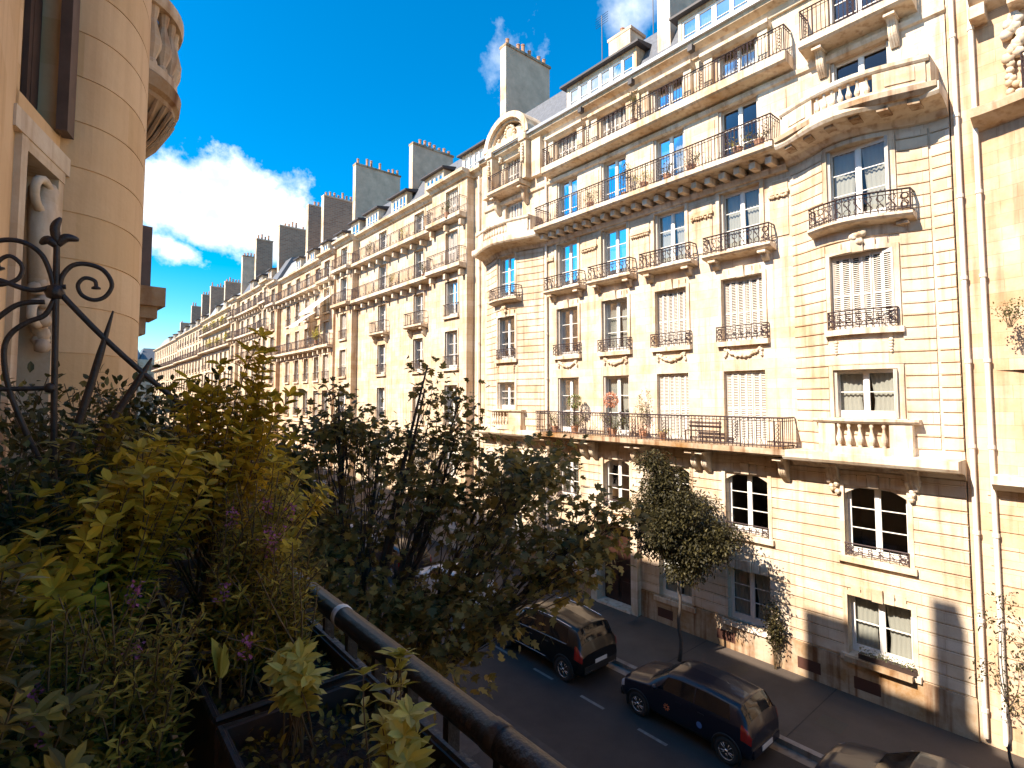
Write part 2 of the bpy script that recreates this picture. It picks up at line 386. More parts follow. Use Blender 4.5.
def shutter_mesh(w, h, side, leaves=6):
    mb = MB(); lw = w/leaves
    for k in range(leaves):
        a = -w/2+k*lw; fold = (0.012 if k % 2 else -0.012)
        def B(y0, y1, z0, z1, x0, x1): mb.box(min(x0*side, x1*side), max(x0*side, x1*side), y0, y1, z0, z1)
        B(a+.004, a+.045, 0, h, -.02+fold, .01+fold); B(a+lw-.045, a+lw-.004, 0, h, -.02+fold, .01+fold)
        B(a+.045, a+lw-.045, 0, .16, -.015+fold, .01+fold); B(a+.045, a+lw-.045, h-.12, h, -.015+fold, .01+fold)
        z = .18; x0 = (fold-.014)*side; x1 = (fold+.012)*side
        while z < h-.14:
            if abs(z-h*.45) < .05: B(a+.045, a+lw-.045, z, z+.06, -.015+fold, .01+fold); z += .08; continue
            mb.quad((x0, a+.045, z), (x0, a+lw-.045, z), (x1, a+lw-.045, z+.026), (x1, a+.045, z+.026)); z += .055
    return mesh_of(mb, 'shutter', SHUT)
def add_window(F, sc_, z, w, h, rows=3, kind='glass', o=0.0, depth=0.26, shutters=True):
    """kind: glass / curtain / closed (metal shutters down the opening)"""
    ow = F.bow(sc_, z+h/2)+o-depth; loc = (-ow*F.side, sc_-F.root.location.y, z)
    fr, pn = cached(('w', round(w,2), round(h,2), rows, F.side), lambda: win_meshes(w, h, rows, False, F.side))
    wo_ = link('window', fr, F.root, loc); link('pane', pn, wo_)
    if kind == 'curtain': link('curtain', cached(('c', round(w,2), round(h,2), F.side), lambda: curtain_mesh(w, h, F.side)), wo_)
    if kind == 'closed':
        link('shutter', cached(('s', round(w,2), round(h,2), F.side), lambda: shutter_mesh(w, h, F.side)), F.root, (loc[0]-.09*F.side, loc[1], loc[2]))
    elif shutters and kind != 'bare':
        def mk(sg):
            mb = MB()
            for sg in (sg,):
                for k in range(3):
                    y = sg*(w/2-.012-.028*k); x0, x1 = -.20*F.side, -.05*F.side
                    mb.box(min(x0,x1), max(x0,x1), y-.009, y+.009, .01, h-.02)
            return mesh_of(mb, 'folded_shutter', SHUT)
        for sg in (-1, 1): link('folded_shutter', cached(('f', round(w,2), round(h,2), F.side, sg), lambda: mk(sg)), F.root, loc)
    return wo_
def railing(F, s0, s1, z, h, o, name='railing', parent=None, ret=0.0, step=0.115, style='plain', r=0.012, zb=None, m_=None, bulge=0.0):
    """iron rail following the facade at offset o, returning to the wall over ret metres at both ends"""
    mb = MB(); zb = z if zb is None else zb
    Wp = lambda s, oo, zz: Vector(F.W(s, oo, zz, zb))
    def path(zz):
        p = [Wp(s, o, zz) for s in F.cuts(s0, s1, zb)]
        if ret: p = [Wp(s0, o-ret, zz)]+p+[Wp(s1, o-ret, zz)]
        return p
    def bar(p, rr): 
        for a, b in zip(p, p[1:]):
            d = (b-a).normalized(); mb.tube([a-d*rr*0.5, b+d*rr*0.5], rr, 4)
    bar(path(z+h), r*1.7); bar(path(z+.08), r*1.1)
    if style != 'plain' or h > .8: bar(path(z+h-.10), r*.8)
    n = max(2, int((s1-s0)/step)); pts = [(s0+(s1-s0)*i/n, o) for i in range(n+1)]
    if ret:
        k = max(1, int(ret/step)); pts += [(s0, o-ret*i/k) for i in range(1, k)]+[(s1, o-ret*i/k) for i in range(1, k)]
    for i, (s, oo) in enumerate(pts):
        big = (i % 10 == 0); mb.tube([Wp(s, oo, z), Wp(s, oo, z+h)], r*(1.5 if big else 0.8), 4, False)
    ax = (Vector((0, 1, 0)), Vector((0, 0, 1)))
    if style == 'scroll':
        k = max(2, int((s1-s0)/.23))
        for i in range(k):
            s = s0+(s1-s0)*(i+.5)/k; rr = min(.085, h*.16)
            for zz in (z+h-.10-rr, z+.08+rr): mb.tube(circle3(Wp(s, o, zz), rr, ax, 8), r*.7, 4)
            mb.tube([Wp(s-.06, o, z+.3*h), Wp(s, o, z+.5*h), Wp(s+.06, o, z+.7*h)], r*.8, 4)
        for e in (s0, s1-.22):
            for zz in (z+h*.35, z+h*.68):
                mb.tube(circle3(Wp(e+.11, o, zz), .085, ax, 9), r, 4)
    if style == 'plain' and h > .8 and r <= .0151:
        k = int((s1-s0)/.23)
        for i in range(k): mb.tube(circle3(Wp(s0+(s1-s0)*(i+.5)/k, o, z+h-.05), .035, ax, 7), r*.55, 3)
        for i in range(int((s1-s0)/.46)):
            s = s0+.23+i*.46; mb.tube([Wp(s-.1, o, z+.1), Wp(s-.05, o, z+.26), Wp(s, o, z+.12), Wp(s+.05, o, z+.26), Wp(s+.1, o, z+.1)], r*.7, 3)
    if style == 'panel' or (style == 'plain' and h > .8):
        k = int((s1-s0)/1.25)
        for i in range(k+1):
            s = s0+.15+(s1-s0-.3)*i/max(1, k)
            for j in range(5):
                zz = z+.16+j*(h-.32)/5+.05; mb.tube(circle3(Wp(s, o, zz), .05, ax, 7), r*.7, 4)
            for e in (-.085, .085): mb.tube([Wp(s+e, o, z+.08), Wp(s+e, o, z+h-.1)], r, 4, False)
    return mb.build(name, m_ or IRONF, parent or F.root)
def balusters(F, s0, s1, z, h, o, parent=None, zb=None, step=.21, m_=None, solid=()):
    mb = MB(); zb = z if zb is None else zb
    F.box(mb, s0, s1, z, z+.09, o-.11, o+.11, zb); F.box(mb, s0-.03, s1+.03, z+h-.10, z+h, o-.14, o+.14, zb)
    hh = h-.19
    prof = [(.05,0),(.05,.04),(.035,.06),(.075,.22*hh+.04),(.08,.33*hh+.04),(.045,.6*hh),(.03,.75*hh),(.045,.85*hh),(.05,hh)]
    n = int((s1-s0)/step)
    for i in range(n+1):
        s = s0+(s1-s0)*i/n
        if any(a <= s <= b for a, b in solid): continue
        mb.lathe(F.W(s, o, z+.09, zb), prof, 8)
    for a, b in solid: F.box(mb, a, b, z+.09, z+h-.10, o-.10, o+.10, zb)
    return mb.build('balustrade', m_ or STS, parent or F.root, smooth=False)
def console(mb, F, s, z1, w=.24, h=.55, d=.5, o=0, zb=None):
    """scroll bracket under a slab: z1 its top"""
    prof = []
    for i in range(13):
        t = i/12; oo = d*(1-t)**0.9*(1-.25*math.sin(t*math.pi*2))+.05; prof.append((o+oo, z1-h*t-.02))
    prof = [(o-.05, z1-.02)]+prof+[(o-.05, z1-h-.02)]
    F.mould(mb, s-w/2, s+w/2, prof, (z1-h/2) if zb is None else zb)
    F.box(mb, s-w/2-.03, s+w/2+.03, z1-.07, z1, o-.03, o+d+.09, (z1-h/2) if zb is None else zb)
    for e in (-w*.3, 0, w*.3):
        F.mould(mb, s+e-.02, s+e+.02, [(a+(.02 if 0 < i < 14 else 0), b) for i, (a, b) in enumerate(prof)], (z1-h/2) if zb is None else zb)
def garland(mb, F, s0, s1, z, drop, o=.04):
    n = 18
    for i in range(n+1):
        u = i/n; s = s0+(s1-s0)*u; zz = z-drop*4*u*(1-u)
        for k in range(2):
            p = F.W(s+random.uniform(-.02,.02), o, zz+random.uniform(-.04,.04)); mb.blob(p, .045+.03*4*u*(1-u), i*3+k, 5)
    for s in (s0, s1):
        for k in range(6): mb.blob(F.W(s+random.uniform(-.05,.05), o, z-.06*k+.06), .05, k+int(s*10), 5)
def dormer(F, s, z, w, h, o_front, roofmat, nwin=2, over=.25, arched=False):
    """dormer in the mansard; its own front, cheeks, roof and window"""
    mb = MB(); fr = o_front; dp = 2.0
    F.box(mb, s-w/2, s-w/2+.14, z, z+h, fr-dp, fr, 999); F.box(mb, s+w/2-.14, s+w/2, z, z+h, fr-dp, fr, 999)
    F.box(mb, s-w/2+.14, s+w/2-.14, z+h-.16, z+h, fr-dp, fr, 999); F.box(mb, s-w/2+.14, s+w/2-.14, z-.1, z+.12, fr-.5, fr, 999)
    d = mb.build('dormer', STS, F.root)
    rf = MB(); rf.hexa([F.W(s-w/2-over, fr-dp-.3, z+h, 999), F.W(s+w/2+over, fr-dp-.3, z+h, 999), F.W(s+w/2+over, fr+over, z+h, 999), F.W(s-w/2-over, fr+over, z+h, 999),
                        F.W(s-w/2-over, fr-dp-.3, z+h+.55, 999), F.W(s+w/2+over, fr-dp-.3, z+h+.55, 999), F.W(s+w/2+over, fr+over, z+h+.09, 999), F.W(s-w/2-over, fr+over, z+h+.09, 999)])
    rf.build('dormer_roof', roofmat, d)
    ww = (w-.28)/nwin
    for k in range(nwin):
        sc_ = s-w/2+.14+ww*(k+.5)
        fm, pm = cached(('w', round(ww,2), round(h-.28,2), 2, F.side), lambda: win_meshes(ww, h-.28, 2, False, F.side))
        q = link('dormer_window', fm, d, (-(fr-.08)*F.side, sc_-F.root.location.y, z+.12)); 
        # the pane stands one step behind the sashes
        link('dormer_pane', pm, d, (-(fr-.085)*F.side, sc_-F.root.location.y, z+.12))
        cm = cached(('blind', round(ww,2), round(h,2)), lambda: curtain_mesh(ww, h-.28, F.side, 0.02))
        if random.random() < .5: link('curtain', cm, d, (-(fr-.1)*F.side, sc_-F.root.location.y, z+.12))
    return d
def chimney(F, s, o, z0, z1, depth, thick, m_, pots=True, face=None):
    mb = MB(); P = lambda a, b, c: F.W(a, b, c, 999)
    F.box(mb, s-thick/2, s+thick/2, z0, z1, o-depth, o, 999)
    c = mb.build('chimney', m_, F.root)
    cp = MB(); F.box(cp, s-thick/2-.07, s+thick/2+.07, z1, z1+.14, o-depth-.07, o+.07, 999); cp.build('chimney_cap', RENDERC if m_ is not RENDERC else STD, c)
    lf = MB(); F.box(lf, s-thick/2+.0, s+thick/2-.0, z0, z1-.002, o+.003, o+.05, 999); lf.build('lit_facing', STS, c)  # pale facing puts the sunlit look of the street face into colour
    pt = MB(); n = int(depth/.42); 
    for i in range(n):
        oo = o-.25-i*.42
        if random.random() < .12: continue
        hh = random.choice((.35, .45, .5, .7)); pt.mark().lathe(P(s+random.uniform(-.05,.05), oo, z1+.14), [(.13,0),(.10,hh*.5),(.105,hh*.9),(.125,hh*.92),(.12,hh)], 7)
    pt.build('chimney_pot', POT, c)
    return c
def mansard(F, s0, s1, z0, z1, o0=-.35, o1=-1.9, m_=None, back=-11):
    mb = MB(); zb = 999; W = lambda s, o, z: F.W(s, o, z, 999)
    mb.quad(W(s0,o0,z0), W(s1,o0,z0), W(s1,o1,z1), W(s0,o1,z1))
    mb.quad(W(s0,o1,z1), W(s1,o1,z1), W(s1,-5,z1+.7), W(s0,-5,z1+.7)); mb.quad(W(s0,-5,z1+.7), W(s1,-5,z1+.7), W(s1,back,z1), W(s0,back,z1)); mb.quad(W(s0,back,z1), W(s1,back,z1), W(s1,back,0), W(s0,back,0))
    for s in (s0, s1): mb.poly([W(s,o0,z0), W(s,o1,z1), W(s,-5,z1+.7), W(s,back,z1), W(s,back,z0)])
    return mb.build('roof', m_ or SLATE, F.root)
def interior(F, s0, s1, floors, ztop, back=-3.2):
    mb = MB(); W = lambda s, o, z: F.W(s, o, z, 999)
    mb.quad(W(s0+.3,back,0), W(s1-.3,back,0), W(s1-.3,back,ztop), W(s0+.3,back,ztop))
    for s in (s0+.02, s1-.02): mb.quad(W(s,back,0), W(s,-.3,0), W(s,-.3,ztop), W(s,back,ztop))
    for z in floors: mb.quad(W(s0+.03,back,z), W(s1-.03,back,z), W(s1-.03,-.3,z), W(s0+.03,-.3,z))
    n = int((s1-s0)/3.0)
    for i in range(1, n): 
        s = s0+(s1-s0)*i/n; mb.quad(W(s,back,0), W(s,-.9,0), W(s,-.9,ztop), W(s,back,ztop))
    mb.build('interior', ROOM, F.root)
def gable(F, s, z1, back=-11, name='gable_wall', m_=None):
    mb = MB(); F.box(mb, s-.15, s+.15, 0, z1, back, -.05, 999); mb.build(name, m_ or RENDERC, F.root)
def pipe(F, s, z0, z1, o=.12, r=.055):
    mb = MB(); mb.tube([F.W(s, o, z0, 999), F.W(s, o, z1, 999)], r, 8)
    z = z0+.6
    while z < z1: mb.tube([F.W(s, o, z, 999), F.W(s, o, z+.09, 999)], r*1.35, 8); F.box(mb, s-.02, s+.02, z, z+.04, 0.0, o, 999); z += 2.1
    mb.build('drainpipe', PIPE, F.root, smooth=False)

# ------------------------------------------------------------------ ground, road, pavements
ASPH = mat('asphalt', (0.036, 0.027, 0.023), 0.85, var=0.25, vscale=1.3, bump=0.5, bscale=90)
PAVE = mat('pavement_asphalt', (0.080, 0.060, 0.045), 0.85, var=0.2, vscale=0.9, bump=0.4, bscale=80)
KERB = stone('granite_kerb', (0.30, 0.27, 0.24), bw=1.0, rh=5)
MARK = mat('road_paint', (0.17, 0.155, 0.14), 0.7, var=0.4, vscale=6)
EARTH = mat('earth', (0.12, 0.10, 0.08), 0.95)
RZ = -0.13
def sheet(name, x0, x1, y0, y1, z, m_):
    mb = MB(); mb.quad((x0,y0,z),(x1,y0,z),(x1,y1,z),(x0,y1,z)); return struct(mb.build(name, m_))
sheet('ground', -900, 900, -900, 900, RZ-.03, EARTH)
sheet('road', 2.9, 14.0, -60, 220, RZ, ASPH)
for nm, x0, x1 in (('far_pavement', 13.85, D+.02), ('near_pavement', -.4, 3.05)):
    mb = MB(); mb.box(x0, x1, -60, 200, RZ-.02, 0); struct(mb.build(nm, PAVE))
for x0, x1 in ((13.68, 13.85), (3.05, 3.22)):
    mb = MB(); mb.box(x0, x1, -60, 200, RZ-.02, 0.006); struct(mb.build('kerb', KERB))
mb = MB(); y = -8.0
while y < 120:
    for x in (11.52, 5.5): mb.quad((x-.05,y,RZ+.005),(x+.05,y,RZ+.005),(x+.05,y+.85,RZ+.005),(x-.05,y+.85,RZ+.005))
    y += 1.98
mb.build('parking_markings', MARK)['kind'] = 'structure'
mb = MB()
for (x0, x1, y0, y1) in ((8.2, 9.3, 8.0, 12.5), (10.2, 11.0, 4.2, 6.6), (9.7, 11.3, 14.5, 16.0), (6.6, 8.0, 10.5, 19.0)): mb.quad((x0,y0,RZ+.004),(x1,y0+.1,RZ+.004),(x1-.05,y1,RZ+.004),(x0,y1-.15,RZ+.004))
struct(mb.build('road_repairs', mat('patched_asphalt', (0.055, 0.044, 0.038), 0.9, var=.3, vscale=5, bump=.4, bscale=70)))
mb = MB(); mb.quad((13.36,-60,RZ+.004),(13.68,-60,RZ+.004),(13.68,200,RZ+.004),(13.36,200,RZ+.004)); struct(mb.build('gutter_strip', KERB))
mb = MB()
for y in range(-10, 60, 4): mb.quad((13.86,y,.005),(D-.1,y,.005),(D-.1,y+.03,.005),(13.86,y+.03,.005))
struct(mb.build('pavement_joints', ASPH))

mb = MB()
for (x, y, ww, dd) in ((15.6, 8.1, .8, .6), (16.2, 12.2, .5, .5), (15.0, 5.2, .6, .6)): mb.quad((x,y,.004),(x+ww,y,.004),(x+ww,y+dd,.004),(x,y+dd,.004))
struct(mb.build('manhole_covers', mat('cast_iron_cover', (0.04,0.035,0.03), 0.6, bump=0.6, bscale=40)))

# ------------------------------------------------------------------ main building opposite
rA = empty('apartment_building', (D, 12.9, 0), 'large cream stone apartment building with two rounded bays and a long planted balcony', 'building', 'stone apartment buildings across the street')
FA = Fac(rA, 1, bows=((3.38, 6.88, 6.8, 15.98, .60, .75), (18.15, 22.75, 6.8, 15.98, .55, .75)))
colsA = [(7.85, 9.27), (10.62, 11.97), (13.28, 14.63), (16.0, 17.32)]
RB, LB = 4.93, 20.45
ops = []
for i, (a, b) in enumerate(colsA):
    if i != 2: ops.append((a, b, .95, 2.68))
    ops += [(a, b, 3.85, 5.85), (a-.0, b, 6.82, 9.25), (a, b, 10.25, 12.42), (a, b, 13.35, 15.45), (a, b, 16.22, 18.48), (a, b, 19.14, 20.7)]
ops.append((13.1, 14.8, .08, 3.05))
for c, ww in ((RB, 1.5), (LB, 1.35)):
    a, b = c-ww/2, c+ww/2
    ops += [(a, b, 1.12, 2.75), (a, b, 3.85, 5.85), (a, b, 7.78, 9.12), (a, b, 10.25, 12.4), (a, b, 13.35, 15.5), (a, b, 16.22, 18.45), (a, b, 19.14, 20.9)]
s0, s1 = 2.92, 22.88
mb = MB(); FA.wall(mb, s0, s1, 0, 21.0, ops)
FA.box(mb, s0, s0+.02, 0, 21, -.4, 0, 999)
FA.courses(mb, s0+.03, s1-.03, 1.0, 6.25, ops, .32, .036, 0, .045, .0)
for a, b in ((2.95, 3.34), (3.40, 6.9), (17.98, 18.16), (18.2, 22.7)): FA.courses(mb, a, b, 6.98, 15.5, ops, .32, .036, 0, .045, .14)
mb.build('wall', ST, rA)
mb = MB(); FA.box(mb, s0, 13.0, 0, .98, -.05, .08, 0); mb.mark(); FA.box(mb, 14.9, s1, 0, .98, -.05, .07, 0); mb.build('plinth', STD, rA)
# window surrounds, sills, keystones
sr = MB(); ks = MB(); gl = MB()
for (a, b, c, d) in ops:
    if c < .5: continue
    zm = (c+d)/2; t = .12; sr.mark(); ks.mark()
    if c > 1.5 or a < 7:
        if c not in (6.82,) and c < 16:
            FA.box(sr, a-t, a-.001, c, d+t, -.02, .062, zm); FA.box(sr, b+.001, b+t, c, d+t, -.02, .062, zm); FA.box(sr, a, b, d+.001, d+t, -.02, .058, zm)
    if c not in (6.82, 16.22, 19.14) : FA.box(sr, a-.18, b+.18, c-.16, c-.001, -.28, .16, zm)
    if c == 10.25 or c == 3.85 or (c < 2): 
        FA.mould(ks, (a+b)/2-.13, (a+b)/2+.13, [(-.05,d-.02),(.10,d-.02),(.17,d+.34),(-.05,d+.34)], zm)
        for e in (-1, 1):
            for k in (1, 2): 
                x = (a+b)/2+e*(.13+.26*k-.12); FA.box(ks, x-.115, x+.115, d+.001, d+.30, -.02, .06+.02*(2-k), zm)
for a, b in colsA: gl.mark(); garland(gl, FA, a+.12, b-.12, 9.98, .22)
for c in (RB, LB):
    for e in (-.75, .75):
        gl.mark()
        for k in range(5): gl.blob(FA.W(c+e*.85, .05, 9.9-k*.08), .06-.004*k, k)
sr.build('window_surround', STS, rA); ks.build('keystone', STS, rA); gl.build('carved_garland', STS, rA, smooth=True)
# arched heads of the first floor windows: filler in the upper corners
ah = MB()
for (a, b, c, d) in ops:
    if c == 3.85:
        n = 10; c0 = (a+b)/2; hw = (b-a)/2
        ah.mark()
        for sg in (-1, 1):
            pts = [(c0+sg*hw*(k/n), d-.02-.24*(k/n)**2.2) for k in range(n+1)]
            for (x0, z0_), (x1, z1_) in zip(pts, pts[1:]):
                FA_ = [FA.W(x0,-.02,z0_), FA.W(x1,-.02,z1_), FA.W(x1,-.02,d+.001), FA.W(x0,-.02,d+.001)]
                ah.quad(*FA_); ah.quad(FA.W(x0,-.02,z0_), FA.W(x1,-.02,z1_), FA.W(x1,-.3,z1_), FA.W(x0,-.3,z0_))
ah.build('arched_head', ST, rA)
# string courses, slabs, cornice
mb = MB(); FA.mould(mb, s0, 7.0, [(-.02,6.25),(.12,6.3),(.22,6.42),(.62,6.50),(.86,6.52),(.92,6.60),(.92,6.80),(-.02,6.80)], 6.6)
mb.mark(); FA.mould(mb, 17.9, s1, [(-.02,6.25),(.12,6.3),(.22,6.42),(.5,6.50),(.72,6.52),(.78,6.60),(.78,6.80),(-.02,6.80)], 6.6)
mb.mark(); FA.mould(mb, 17.85, s1, [(-.02,15.55),(.10,15.58),(.2,15.75),(.6,15.86),(.85,15.88),(.9,15.95),(.9,16.2),(-.02,16.2)], 15.97)
mb.mark(); FA.mould(mb, s0+.02, 6.95, [(-.02,15.62),(.10,15.66),(.22,15.8),(.65,15.9),(.92,15.92),(.98,16.0),(.98,16.22),(-.02,16.22)], 15.97)
mb.mark(); FA.mould(mb, s0, s1, [(-.02,18.42),(.09,18.48),(.12,18.62),(-.02,18.62)], 99)
mb.mark(); FA.mould(mb, s0, s1, [(-.4,20.72),(.10,20.75),(.16,20.95),(.42,21.06),(.46,21.2),(.46,21.28),(-.4,21.32)], 99)
mb.build('cornice', STS, rA)
mb = MB(); FA.mould(mb, s0, s1, [(.462,21.18),(.56,21.2),(.56,21.34),(-.4,21.38),(-.4,21.322),(.462,21.30)], 99); mb.build('gutter', ZINC, rA)
def balc(F, s0, s1, z, o, label_, h=.95, brackets=(), th=.26, style='plain', ret=None, step=.115, bracket_h=.5, planks=None, r=.0150, zb=None):
    mb = MB(); F.mould(mb, s0-.05, s1+.05, [(-.02,z-th-.05),(o*.5,z-th),(o-.02,z-th+.03),(o+.06,z-th+.09),(o+.06,z),(-.02,z)], 999 if zb is None else zb)
    b = mb.build('balcony', STD if label_ == 'old' else STS, F.root)
    railing(F, s0, s1, z, h, o, parent=b, ret=o-.05 if ret is None else ret, style=style, step=step, r=r, zb=999 if zb is None else zb)
    for s in brackets:
        m_ = MB(); console(m_, F, s, z-th-.04, .2, bracket_h, o*.75, 0, 999); m_.build('bracket', STS, b)
    return b
balc(FA, 6.98, 17.85, 6.80, .88, 'old', h=.93, brackets=(7.25, 9.85, 10.25, 12.4, 12.85, 15.0, 15.5, 17.6), bracket_h=.75, step=.13)
b5 = balc(FA, 7.05, 17.8, 16.22, .95, 'new', h=.90, brackets=(), th=.24)
mb = MB(); s = 7.2
while s < 17.8: mb.mark(); FA.box(mb, s, s+.2, 15.72, 15.93, .0, .62, 999); s += .52
mb.mark(); FA.mould(mb, 6.95, 17.9, [(-.02,15.5),(.14,15.54),(.2,15.72),(-.02,15.74)], 999)
mb.build('dentil', STS, rA)
balc(FA, 6.75, 17.7, 19.12, .55, 'new', h=.88, ret=.5, th=.36)
for i, (a, b) in enumerate(colsA):
    balc(FA, a-.42, b+.42, 13.28, .42, 'new', h=.62, brackets=(a-.15, b+.15), th=.16, style='scroll', ret=.4, bracket_h=.28, step=.16)
    railing(FA, a-.16, b+.16, 10.26, .5, .13, style='scroll', ret=.12, step=.16)
    railing(FA, a, b, 3.86, .32, .06, style='scroll', step=.2)
    # carved panels between the fourth-floor windows
mb = MB()
for a, b in ((9.55, 10.35), (12.2, 13.05), (14.9, 15.75), (6.98, 7.55), (17.5, 17.9)):
    mb.mark(); FA.box(mb, a, b, 13.5, 15.3, -.02, .035, 999)
    FA.box(mb, a-.04, b+.04, 14.85, 14.95, .03, .10, 999)
    for k in range(9):
        mb.blob(FA.W(a+(b-a)*(k+.5)/9, .08, 14.78+random.uniform(-.03,.03)), .055, k, 5)
for i in range(len(colsA)-1):
    a = colsA[i][1]+.12; b = colsA[i+1][0]-.12
    mb.mark(); FA.box(mb, a, b, 16.35, 18.2, -.02, .03, 999)
mb.mark(); FA.box(mb, 6.95, 7.73, 16.35, 18.2, -.02, .03, 999)
mb.build('wall_panel', ST2, rA)
# pilasters and canopies on the sixth floor
mb = MB()
for a, b in colsA:
    mb.mark(); FA.box(mb, a-.42, a-.1, 19.12, 20.74, -.02, .14, 999); mb.mark(); FA.box(mb, b+.1, b+.42, 19.12, 20.74, -.02, .14, 999)
    mb.mark(); FA.mould(mb, a-.5, b+.5, [(.0,20.44),(.16,20.46),(.30,20.56),(.30,20.68),(.0,20.70)], 999)
mb.build('pilaster', STS, rA)
mb = MB()
for s in (9.95, 12.6, 15.3): mb.mark().box(-.62, -.40, s-12.9-.09, s-12.9+.09, 20.78, 21.0)
mb.build('gutter_head', LEAD, rA)
# right bay
rb = FA
balc(FA, 3.72, 6.12, 13.25, .42, 'new', h=.60, brackets=(3.95, 5.95), th=.16, style='scroll', ret=.4, bracket_h=.45, step=.16, zb=13.2)
railing(FA, 4.12, 5.74, 10.26, .5, .14, style='scroll', ret=.1, step=.16)
railing(FA, 4.18, 5.68, 3.86, .35, .08, style='scroll', ret=.06, step=.2)
mb = MB(); FA.mould(mb, 3.75, 6.25, [(.0,7.62),(.3,7.64),(.36,7.70),(.36,7.76),(.0,7.76)], 7.5); FA.box(mb, 3.9, 6.1, 6.8, 7.0, 0, .3, 7.5)
FA.box(mb, 3.9, 4.35, 7.0, 7.62, 0, .27, 7.5); FA.box(mb, 5.6, 6.1, 7.0, 7.62, 0, .27, 7.5); mb.build('parapet', STS, rA)
def blst(F, s0, s1, z, hh, o, zb, step=.22):
    mb = MB(); prof = [(.05,0),(.05,.03),(.035,.05),(.075,.25*hh),(.08,.36*hh),(.04,.62*hh),(.03,.78*hh),(.05,.9*hh),(.05,hh)]
    n = max(1, int((s1-s0)/step))
    for i in range(n+1): mb.mark().lathe(F.W(s0+(s1-s0)*i/n, o, z, zb), prof, 8)
    mb.build('baluster', STS, F.root)
blst(FA, 4.47, 5.5, 7.0, .62, .22, 7.5)
# rounded stone balcony of the right bay, fifth floor
FB5 = Fac(rA, 1, bows=((2.95, 6.95, 15, 18, .55, .6),))
mb = MB(); FB5.mould(mb, 3.12, 6.78, [(.62,16.85),(.9,16.85),(.94,16.9),(.94,17.0),(.6,17.0)], 16.5); FB5.box(mb, 3.2, 6.7, 16.2, 16.36, .66, .92, 16.5)
FB5.box(mb, 3.2, 4.25, 16.36, 16.85, .7, .88, 16.5); FB5.box(mb, 5.75, 6.7, 16.36, 16.85, .7, .88, 16.5)
for s in (3.17, 6.73): mb.box(-.9, .0, s-12.9-.06, s-12.9+.06, 16.2, 17.0)
FB5.box(mb, 3.4, 4.0, 16.42, 16.78, .88, .91, 16.5); FB5.box(mb, 5.95, 6.5, 16.42, 16.78, .88, .91, 16.5); mb.build('balcony_parapet', STS, rA)
blst(FB5, 4.4, 5.62, 16.36, .49, .78, 16.5, .2)
mb = MB(); FB5.mould(mb, 2.98, 6.93, [(.0,15.98),(.9,16.0),(1.02,16.1),(1.02,16.24),(.0,16.24)], 16.5)
for k in range(6):
    s = 3.35+k*.62; FB5.box(mb, s, s+.24, 15.84, 15.99, .35, .80, 16.5)
mb.build('balcony_slab', STD, rA)
balc(FA, 3.55, 6.25, 19.12, .62, 'new', h=.95, brackets=(4.02, 5.85), th=.28, style='panel', bracket_h=.75)
railing(FA, LB-.72, LB+.72, 10.26, .5, .12, style='scroll', ret=.1, step=.16)
balc(FA, LB-1.05, LB+1.05, 13.25, .40, 'new', h=.60, brackets=(LB-.8, LB+.8), th=.16, style='scroll', ret=.38, bracket_h=.45, step=.16, zb=13.2)
mb = MB(); FA.mould(mb, LB-1.3, LB+1.3, [(.0,7.62),(.3,7.64),(.36,7.70),(.36,7.76),(.0,7.76)], 7.5); FA.box(mb, LB-1.2, LB+1.2, 6.8, 7.0, 0, .3, 7.5)
FA.box(mb, LB-1.2, LB-.5, 7.0, 7.62, 0, .27, 7.5); FA.box(mb, LB+.9, LB+1.2, 7.0, 7.62, 0, .27, 7.5); mb.build('parapet', STS, rA)
blst(FA, LB-.4, LB+.8, 7.0, .62, .22, 7.5)
FL5 = Fac(rA, 1, bows=((18.0, 22.8, 15, 18, .45, .6),))
mb = MB(); FL5.mould(mb, 18.3, 22.5, [(.55,16.85),(.82,16.85),(.86,16.9),(.86,17.0),(.52,17.0)], 16.5); FL5.box(mb, 18.4, 22.4, 16.2, 16.36, .56, .84, 16.5)
FL5.box(mb, 18.4, 19.6, 16.36, 16.85, .6, .8, 16.5); FL5.box(mb, 21.6, 22.4, 16.36, 16.85, .6, .8, 16.5)
for s in (18.37, 22.43): mb.box(-.8, .0, s-12.9-.06, s-12.9+.06, 16.2, 17.0)
mb.build('balcony_parapet', STS, rA); blst(FL5, 19.75, 21.5, 16.36, .49, .70, 16.5, .2)
# left bay, sixth floor: balcony, pilasters and the arched pediment
balc(FA, LB-1.25, LB+1.25, 19.05, .72, 'new', h=.85, brackets=(LB-1.1, LB+1.1), th=.22, bracket_h=.8)
mb = MB()
for e in (-1, 1):
    FA.box(mb, LB+e*1.35-.2, LB+e*1.35+.2, 19.1, 21.3, .0, .55, 999); FA.box(mb, LB+e*1.35-.27, LB+e*1.35+.27, 21.0, 21.25, .0, .64, 999)
    FA.box(mb, LB+e*2.0-.3, LB+e*2.0+.3, 19.1, 20.9, .0, .3, 999)
FA.box(mb, LB-1.6, LB+1.6, 21.25, 21.5, .1, .6, 999)
FA.box(mb, LB-1.3, LB+1.3, 20.9, 22.2, -.6, .18, 999)
n = 14
for i in range(n):
    a0, a1 = math.pi*i/n, math.pi*(i+1)/n
    for (ra, rbb, o0, o1) in ((1.45, 1.78, -.6, .62), (1.30, 1.46, -.6, .42)):
        P = lambda r, a, o: FA.W(LB-math.cos(a)*r, o, 21.35+math.sin(a)*r*.86, 999)
        mb.hexa([P(ra,a0,o0), P(ra,a1,o0), P(ra,a1,o1), P(ra,a0,o1), P(rbb,a0,o0), P(rbb,a1,o0), P(rbb,a1,o1), P(rbb,a0,o1)])
mb.build('arched_pediment', STS, rA)
mb = MB()
